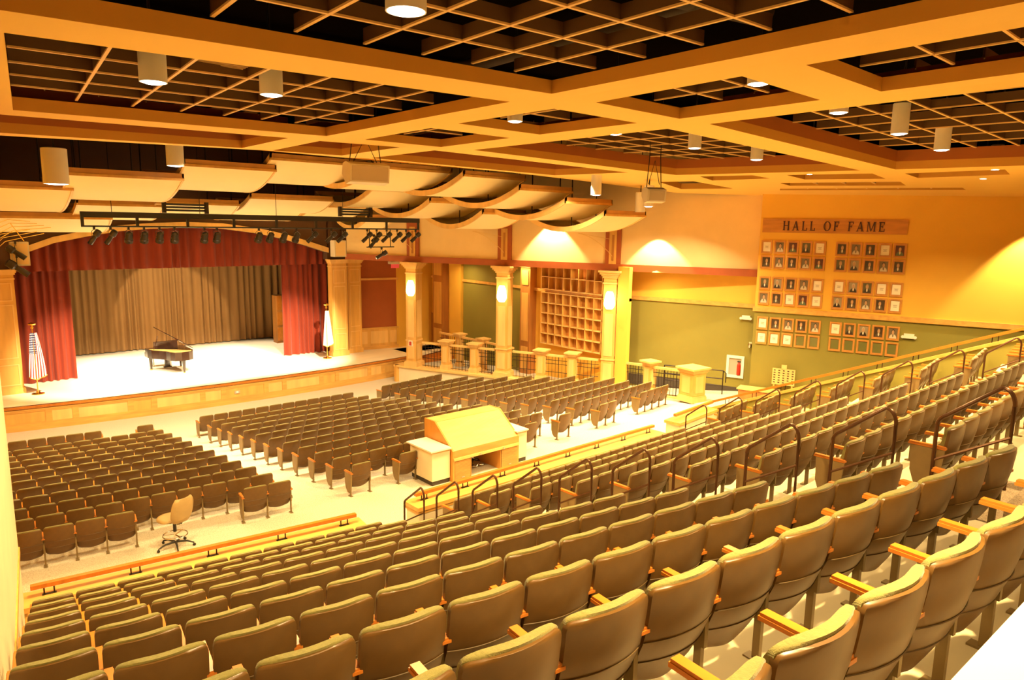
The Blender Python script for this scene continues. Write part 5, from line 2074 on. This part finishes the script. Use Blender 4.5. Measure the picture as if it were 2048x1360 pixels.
# ================================================================== aisle hand rails
for ai, (ax, N_, y0, nm) in enumerate(((AISLE1, 10, 12.0, 'first aisle'), (AISLE2, 8, 12.28, 'far aisle'))):
    for k in range(N_):
        X = (7.62 + 0.08 * k) if ai == 0 else (18.12 + 0.17 * k)
        Y = y0 - 1.06 * k
        zt = 2.56 + 0.42 * k
        zt2 = zt + 0.40
        Yb = Y - 0.66
        Xb = X + (0.05 if ai == 0 else 0.1)
        root = thing('aisle_handrail', (X, Y, TIER_Z(k) - 0.42), label='bronze tube hand rail loop on the %s step of the %s' % (ORD[k + 1], nm), cat='hand rail', group='hand rail loops on the %s' % nm)
        m = MB()
        pts = [(X, Y, TIER_Z(k) - 0.45), (X, Y, zt - 0.10)]
        for i in range(1, 6):
            t = i / 5 * math.pi / 2
            pts.append((X, Y - 0.08 * (1 - math.cos(t)), zt - 0.10 + 0.08 * math.sin(t) + 0.04 * (1 - math.cos(t))))
        for i in range(0, 7):
            t = i / 6 * math.pi / 2
            pts.append((Xb, Yb + 0.12 - 0.12 * math.sin(t), zt2 - 0.13 + 0.09 + 0.04 * math.cos(t) - 0.13 * (1 - math.cos(t))))
        pts.append((Xb, Yb, TIER_Z(k) - 0.05))
        m.tube(pts, 0.022, 8)
        m.build('loop', M_IRON, root, True)
        m = MB()
        m.tube([(X, Y, zt - 0.50), (Xb, Yb, zt2 - 0.50)], 0.016, 6)
        m.build('mid_bar', M_IRON, root, True)

# white ledge at the back
m = MB()
m.prism([(1.3, 0.40), (9.5, 0.18), (9.5, -1.2), (1.0, -1.2)], 6.9, 7.36)
o = m.build('ledge', M_WHITE)
tag(o, 'white painted ledge of the rear half wall behind the last seats', 'ledge')

# ================================================================== auditorium seats
def rr(u, v, rt, rb, Hh):
    """half-width factor for rounded corners; v height fraction"""
    W = 0.262
    z = v * Hh
    if z > Hh - rt:
        k = (z - (Hh - rt)) / rt
        return W - rt * (1 - math.sqrt(max(0.0, 1 - k * k))) * 0.9
    if z < rb:
        k = (rb - z) / rb
        return W - rb * (1 - math.sqrt(max(0.0, 1 - k * k)))
    return W


ZB, ZT = 0.20, 0.86
HB = ZT - ZB


def back_pt(u, v, t, dv=0.0, sc=1.0):
    # v is eased so that rows crowd near the rounded edges
    w_ = rr(u, v, 0.045, 0.11, HB) * sc
    s = 2 * u - 1
    z = ZB + v * HB + dv
    y = -0.13 + 0.20 * (1 - (z - ZB) / HB) - 0.05 * math.sin(math.pi * v) + 0.062 * s * s + t
    return (s * w_, y, z - 0.012 * s * s * v)


VB = [0, 0.02, 0.06, 0.12, 0.3, 0.5, 0.7, 0.86, 0.93, 0.97, 0.99, 1.0]


def vmap(v, L):
    return L[int(round(v * (len(L) - 1)))]


def seat_meshes(nu, vb, nseam=True):
    nv = len(vb) - 1
    M = {}
    mb = MB()
    mb.slab(lambda u, v: back_pt(u, vmap(v, vb), -0.012), lambda u, v: back_pt(u, vmap(v, vb), 0.02), nu, nv)
    M['back_shell'] = mb
    mb = MB()
    mb.slab(lambda u, v: back_pt(u, vmap(v, vb), 0.012, 0.014, 0.985), lambda u, v: back_pt(u, vmap(v, vb), 0.095 - 0.03 * abs(2 * u - 1) ** 4 - 0.035 * abs(2 * vmap(v, vb) - 1) ** 6, 0.014, 0.95), nu, nv)
    M['back_cushion'] = mb
    mb = MB()

    def pan(u, v, t):
        s = 2 * u - 1
        z = 0.22 + 0.34 * v
        w_ = 0.225 * (1 - 0.10 * abs(2 * v - 1) ** 4)
        return (s * w_, 0.185 - 0.045 * v + t * (1 - 0.6 * max(abs(s), abs(2 * v - 1)) ** 6), z)
    mb.slab(lambda u, v: pan(u, v, -0.045), lambda u, v: pan(u, v, 0.035), max(3, nu - 2), 5 if nu > 5 else 3)
    M['folded_seat'] = mb
    mb = MB()
    mb.box((-0.305, -0.06, 0.605), (-0.245, 0.33, 0.625))
    mb.box((-0.300, -0.055, 0.625), (-0.250, 0.325, 0.640))
    M['armrest'] = mb
    mb = MB()
    mb.box((-0.29, 0.02, 0.0), (-0.26, 0.07, 0.30))
    mb.box((-0.29, 0.0, 0.30), (-0.26, 0.14, 0.605))
    mb.box((-0.31, -0.03, 0.0), (-0.24, 0.12, 0.012))
    mb.box((-0.26, 0.08, 0.34), (-0.22, 0.14, 0.40))
    M['standard'] = mb
    mb = MB()
    poly = [(0.30, 0.60), (-0.05, 0.60), (-0.02, 0.30), (0.02, 0.14), (0.08, 0.08), (0.16, 0.08), (0.24, 0.16), (0.29, 0.30)]
    mb.extrude([(-0.30, y, z) for y, z in poly], (0.03, 0, 0))
    M['end_panel'] = mb
    if nseam:
        mb = MB()
        for vv in (0.30, 0.52):
            pts = [Vector(back_pt(i / 8, vv, -0.014)) for i in range(9)]
            mb.tube(pts, 0.0035, 4)
        M['seam'] = mb
    return M


SM = seat_meshes(8, VB)
SMAT = {'back_shell': M_SHELL, 'back_cushion': M_CUSH, 'folded_seat': M_PAN, 'armrest': M_ARM, 'standard': M_STAND, 'end_panel': M_ENDP, 'seam': M_SEAM}
SME = {k: v.mesh(k, SMAT[k], k in ('back_shell', 'back_cushion', 'folded_seat', 'seam'), 50) for k, v in SM.items()}
LOWM = seat_meshes(4, [0, 0.05, 0.14, 0.5, 0.88, 0.97, 1.0], False)

seats = []      # (pos, rz, left_end, right_end, label, group)


def in_frame(P, mg=25):
    x, y = px(P)
    return -mg < x < 2048 + mg and -mg < y < 1360 + mg


def add_seat(P, rz, le, re, label, group):
    P = Vector(P)
    R = Matrix.Rotation(rz, 3, 'Z')
    ok = False
    for q in ((-0.25, -0.13, 0.86), (0.25, -0.13, 0.86), (0, -0.05, 0.5), (-0.28, 0.3, 0.64)):
        if in_frame(P + R @ Vector(q)):
            ok = True
    if ok:
        seats.append([P, rz, le, re, label, group])


def row_seats(pts_fn, n, z, rz, label_fn, group, skip=()):
    """pts_fn(j) -> top right corner of seat j"""
    R = Matrix.Rotation(rz, 3, 'Z')
    for j in range(n):
        if j in skip:
            continue
        T = Vector((*pts_fn(j), 0))
        o = T - R @ Vector((0.262, -0.08, 0))
        add_seat((o.x, o.y, z), rz, j == 0 or (j - 1) in skip, j == n - 1 or (j + 1) in skip, label_fn(j), group)


# raked left block
for r in range(12):
    sl = LSL(r)
    th = math.atan(sl)
    x0 = 1.55 - 0.12 * r
    dx = 0.55 * math.cos(th)
    lim = 6.62 + 0.08 * r
    n = int((lim - x0) / dx) + 1
    if r == 11:
        continue
    row_seats(lambda j: (x0 + dx * j, row_y(r, x0 + dx * j)), n, TIER_Z(r), th,
              lambda j: 'olive folding seat %s from the plaster wall, %s raked row, side block' % (ORD[j + 1], ORD[r + 1]), 'raked seats by the plaster side wall')
# raked centre block
for r in range(12):
    x0 = 8.12 + 0.08 * r + 0.55
    lim = 16.75 + 0.12 * r
    n = int((lim - x0) / 0.55) + 1
    row_seats(lambda j: (x0 + 0.55 * j, row_y(r, x0 + 0.55 * j)), n, TIER_Z(r), math.atan(0.02),
              lambda j: 'olive folding seat %s from the first handrails, %s raked row, middle block' % (ORD[j + 1], ORD[r + 1]), 'raked seats between the two aisles')
# raked right block
for r in range(12):
    th = math.atan(0.145)
    x0 = 18.5 + 0.17 * r + 0.55
    row_seats(lambda j: (x0 + 0.54 * j, row_y(r, x0 + 0.54 * j)), 4, TIER_Z(r), th,
              lambda j: 'olive folding seat %s from the far handrails, %s raked row, beside sloping rail' % (ORD[j + 1], ORD[r + 1]), 'raked seats along the sloping rail')


def oy(i):
    return 27.4 if i == 0 else 26.05 - 1.07 * (i - 1)


def fz_row(i):
    return zf(oy(i) + 0.1)


# lower blocks: rows counted from the raked seating (row 1 = nearest the low walls)
for i in range(12):
    k = 12 - i
    th = math.atan(-0.145)
    dx = 0.55 * math.cos(th)
    skip = {0: (1, 2), 11: (2, 3, 4, 5)}.get(i, ())
    n = 10 if i > 3 else 9
    # left block counted from the aisle towards the wall
    R = Matrix.Rotation(th, 3, 'Z')
    for j in range(n):
        if j in skip:
            continue
        X = 6.58 - dx * j
        T = Vector((X, oy(i) - 0.145 * (X - 6.58), 0))
        o = T - R @ Vector((0.245, -0.10, 0))
        add_seat((o.x, o.y, zf(o.y)), th, j == n - 1 or (j + 1) in skip, j == 0 or (j - 1) in skip,
                 'brown folding seat %s left of straight carpet aisle, %s row before low wall' % (ORD[j + 1], ORD[k]), 'lower seats towards the side wall')
    # centre block
    lim = 14.85 + 0.13 * i
    n = int((lim - 8.2) / 0.55 + 0.3)
    if i == 0:
        n = 12
    skip = ()
    if i == 11:
        skip = (1, 2, 4, 5, 6, 7, 8, 9, 10, 12, 13) if n > 12 else (1, 2)
    for j in range(n):
        if j in skip:
            continue
        X = 8.2 + 0.55 * (j + 1)
        if i == 11 and j == 3:
            X = 10.17
        if i == 11 and j == 11:
            X = 14.67
        T = Vector((X, oy(i), 0))
        o = T - Vector((0.245, -0.10, 0))
        add_seat((o.x, o.y, zf(o.y)), 0.0, j == 0 or (j - 1) in skip, j == n - 1 or (j + 1) in skip,
                 'brown folding seat %s right of straight carpet aisle, %s row before low wall' % (ORD[j + 1], ORD[k]), 'lower seats in the middle')
    # right block
    th = math.atan(0.145)
    dx = 0.55 * math.cos(th)
    R = Matrix.Rotation(th, 3, 'Z')
    xl = 16.4 + 0.135 * i
    # up to the balustrade
    n = 0
    while True:
        X = xl + dx * (n + 1)
        Y = oy(i) + 0.25 + 0.145 * (X - xl)
        lineX = 20.2 + 0.4335 * (30.7 - Y) - 0.75 if Y > 20.9 else 24.45 - 0.12 * (20.9 - Y) - 0.75
        if X > lineX or n > 15:
            break
        n += 1
    skip = (2, 3, 4) if i == 11 else ()
    for j in range(n):
        if j in skip:
            continue
        X = xl + dx * (j + 1)
        T = Vector((X, oy(i) + 0.25 + 0.145 * (X - xl), 0))
        o = T - R @ Vector((0.245, -0.10, 0))
        add_seat((o.x, o.y, zf(o.y)), th, j == 0 or (j - 1) in skip, j == n - 1 or (j + 1) in skip,
                 'brown folding seat %s from angled carpet aisle, %s row, balustrade block' % (ORD[j + 1], ORD[k]), 'lower seats towards the balustrade')
# single seat between blocks
add_seat((16.1, 15.6, zf(15.6)), 0.0, True, True, 'lone brown folding seat on the carpet between middle and balustrade blocks', 'lower seats in the middle')

seats.sort(key=lambda s: (s[0] + Vector((0, 0, 0.5)) - CAM).length)
NEAR = 300


def copy_part(me, name, root, mirror=False):
    o = bpy.data.objects.new(name, me)
    COL.objects.link(o)
    o.parent = root
    if mirror:
        o.location = (0.55, 0, 0)
    return o


far = MB()
for idx, (P, rz_, le, re, label, group) in enumerate(seats):
    if idx < NEAR:
        root = thing('auditorium_seat', P, rz_, label=label, cat='seat', group=group)
        for nm in ('back_shell', 'back_cushion', 'folded_seat', 'seam', 'armrest', 'standard'):
            copy_part(SME[nm], nm, root)
        if le:
            copy_part(SME['end_panel'], 'end_panel', root)
        if re:
            copy_part(SME['armrest'], 'armrest', root, True)
            copy_part(SME['standard'], 'standard', root, True)
    else:
        R = Matrix.Translation(P) @ Matrix.Rotation(rz_, 4, 'Z')
        lst = [('back_shell', 0, 0), ('back_cushion', 1, 0), ('folded_seat', 2, 0), ('armrest', 3, 0), ('standard', 4, 0)]
        if le:
            lst.append(('end_panel', 5, 0))
        if re:
            lst += [('armrest', 3, 0.55), ('standard', 4, 0.55)]
        for nm, mi, sh in lst:
            far.cur = mi
            far.add([tuple(R @ (Vector(p) + Vector((sh, 0, 0)))) for p in LOWM[nm].v], LOWM[nm].f)
o = far.build('far_auditorium_seats', [M_SHELL, M_CUSH, M_PAN, M_ARM, M_STAND, M_ENDP], None, True, 45)
tag(o, 'remaining rows of brown folding seats nearer the stage', 'seats', kind='stuff')
print('seats', len(seats))

# ================================================================== stage and wall lighting
for i, X in enumerate((5.5, 8.2, 11.0, 13.8, 16.2)):
    lamp('SPOT', (X, TY + 0.4, tz - 0.9), (X + (10.8 - X) * 0.15, 35.8, 1.0), 15000, (1.0, 0.86, 0.62), 0.12, math.radians(50), 0.7, name='stage_spot')
for X in (6.5, 9.5, 12.5, 15.5):
    lamp('SPOT', (X, 38.0, 10.5), (X, 39.3, 1.0), 8000, (1.0, 0.88, 0.66), 0.2, math.radians(44), 0.6, name='stage_work_lamp')
# round pool of light on the back curtain
tg = at_y(338, 625, 43.2)
lamp('SPOT', (9.6, 37.0, 7.3), tg, 2600, (1.0, 0.80, 0.48), 0.05, math.radians(43), 0.12, name='curtain_spot')
# scallops on the cream wall
for (x, y, e, dz, off) in ((1107, 442, 2200, 0.3, 0.6), (1318, 478, 1700, 0.55, 0.75)):
    w0 = on_line(x, y, CP, CD)
    p = Vector((w0.x, w0.y)) + CN * off
    q = Vector((w0.x, w0.y)) + CN * 0.12
    lamp('SPOT', (p.x, p.y, w0.z + dz), (q.x, q.y, w0.z - 3.0), e, (1.0, 0.80, 0.45), 0.04, math.radians(86), 0.3, name='wall_washer')
w0 = hof(2075, 470)
p = Vector((w0.x, w0.y)) - hn * 0.9
lamp('SPOT', (p.x, p.y, 9.0), (w0.x, w0.y, 4.2), 2600, (1.0, 0.80, 0.45), 0.06, math.radians(80), 0.4, name='wall_washer')
w0 = hof(1560, 470)
p = Vector((w0.x, w0.y)) - hn * 1.3
lamp('SPOT', (p.x, p.y, 9.2), (w0.x, w0.y, 3.2), 240, (1.0, 0.80, 0.45), 0.06, math.radians(60), 0.6, name='wall_washer')
# side aisle lamps under the soffit
for (X, Y) in ((23.4, 31.5), (23.8, 26.5), (24.0, 22.8)):
    lamp('AREA', (X, Y, 6.4), (X, Y, 0), 130, WARM, 0.3, spread=math.radians(150), name='aisle_lamp')
lamp('AREA', (25.0, 19.0, 6.4), (25.6, 18.2, 2), 80, WARM, 0.3, spread=math.radians(150), name='aisle_lamp')
# added fill lamps without fixtures along the ceiling edge, lighting the lower seats
for (X, Y, Z) in ((3.5, 22.6, 10.0), (7.5, 22.4, 10.35), (11.5, 22.2, 10.4), (15.5, 20.6, 10.1), (19.0, 17.8, 9.9), (22.5, 15.2, 9.7)):
    lamp('AREA', (X, Y, Z), (X + 0.3, Y + 2.6, 0), 900, WARM2, 0.4, spread=math.radians(115), name='added_fill_lamp')
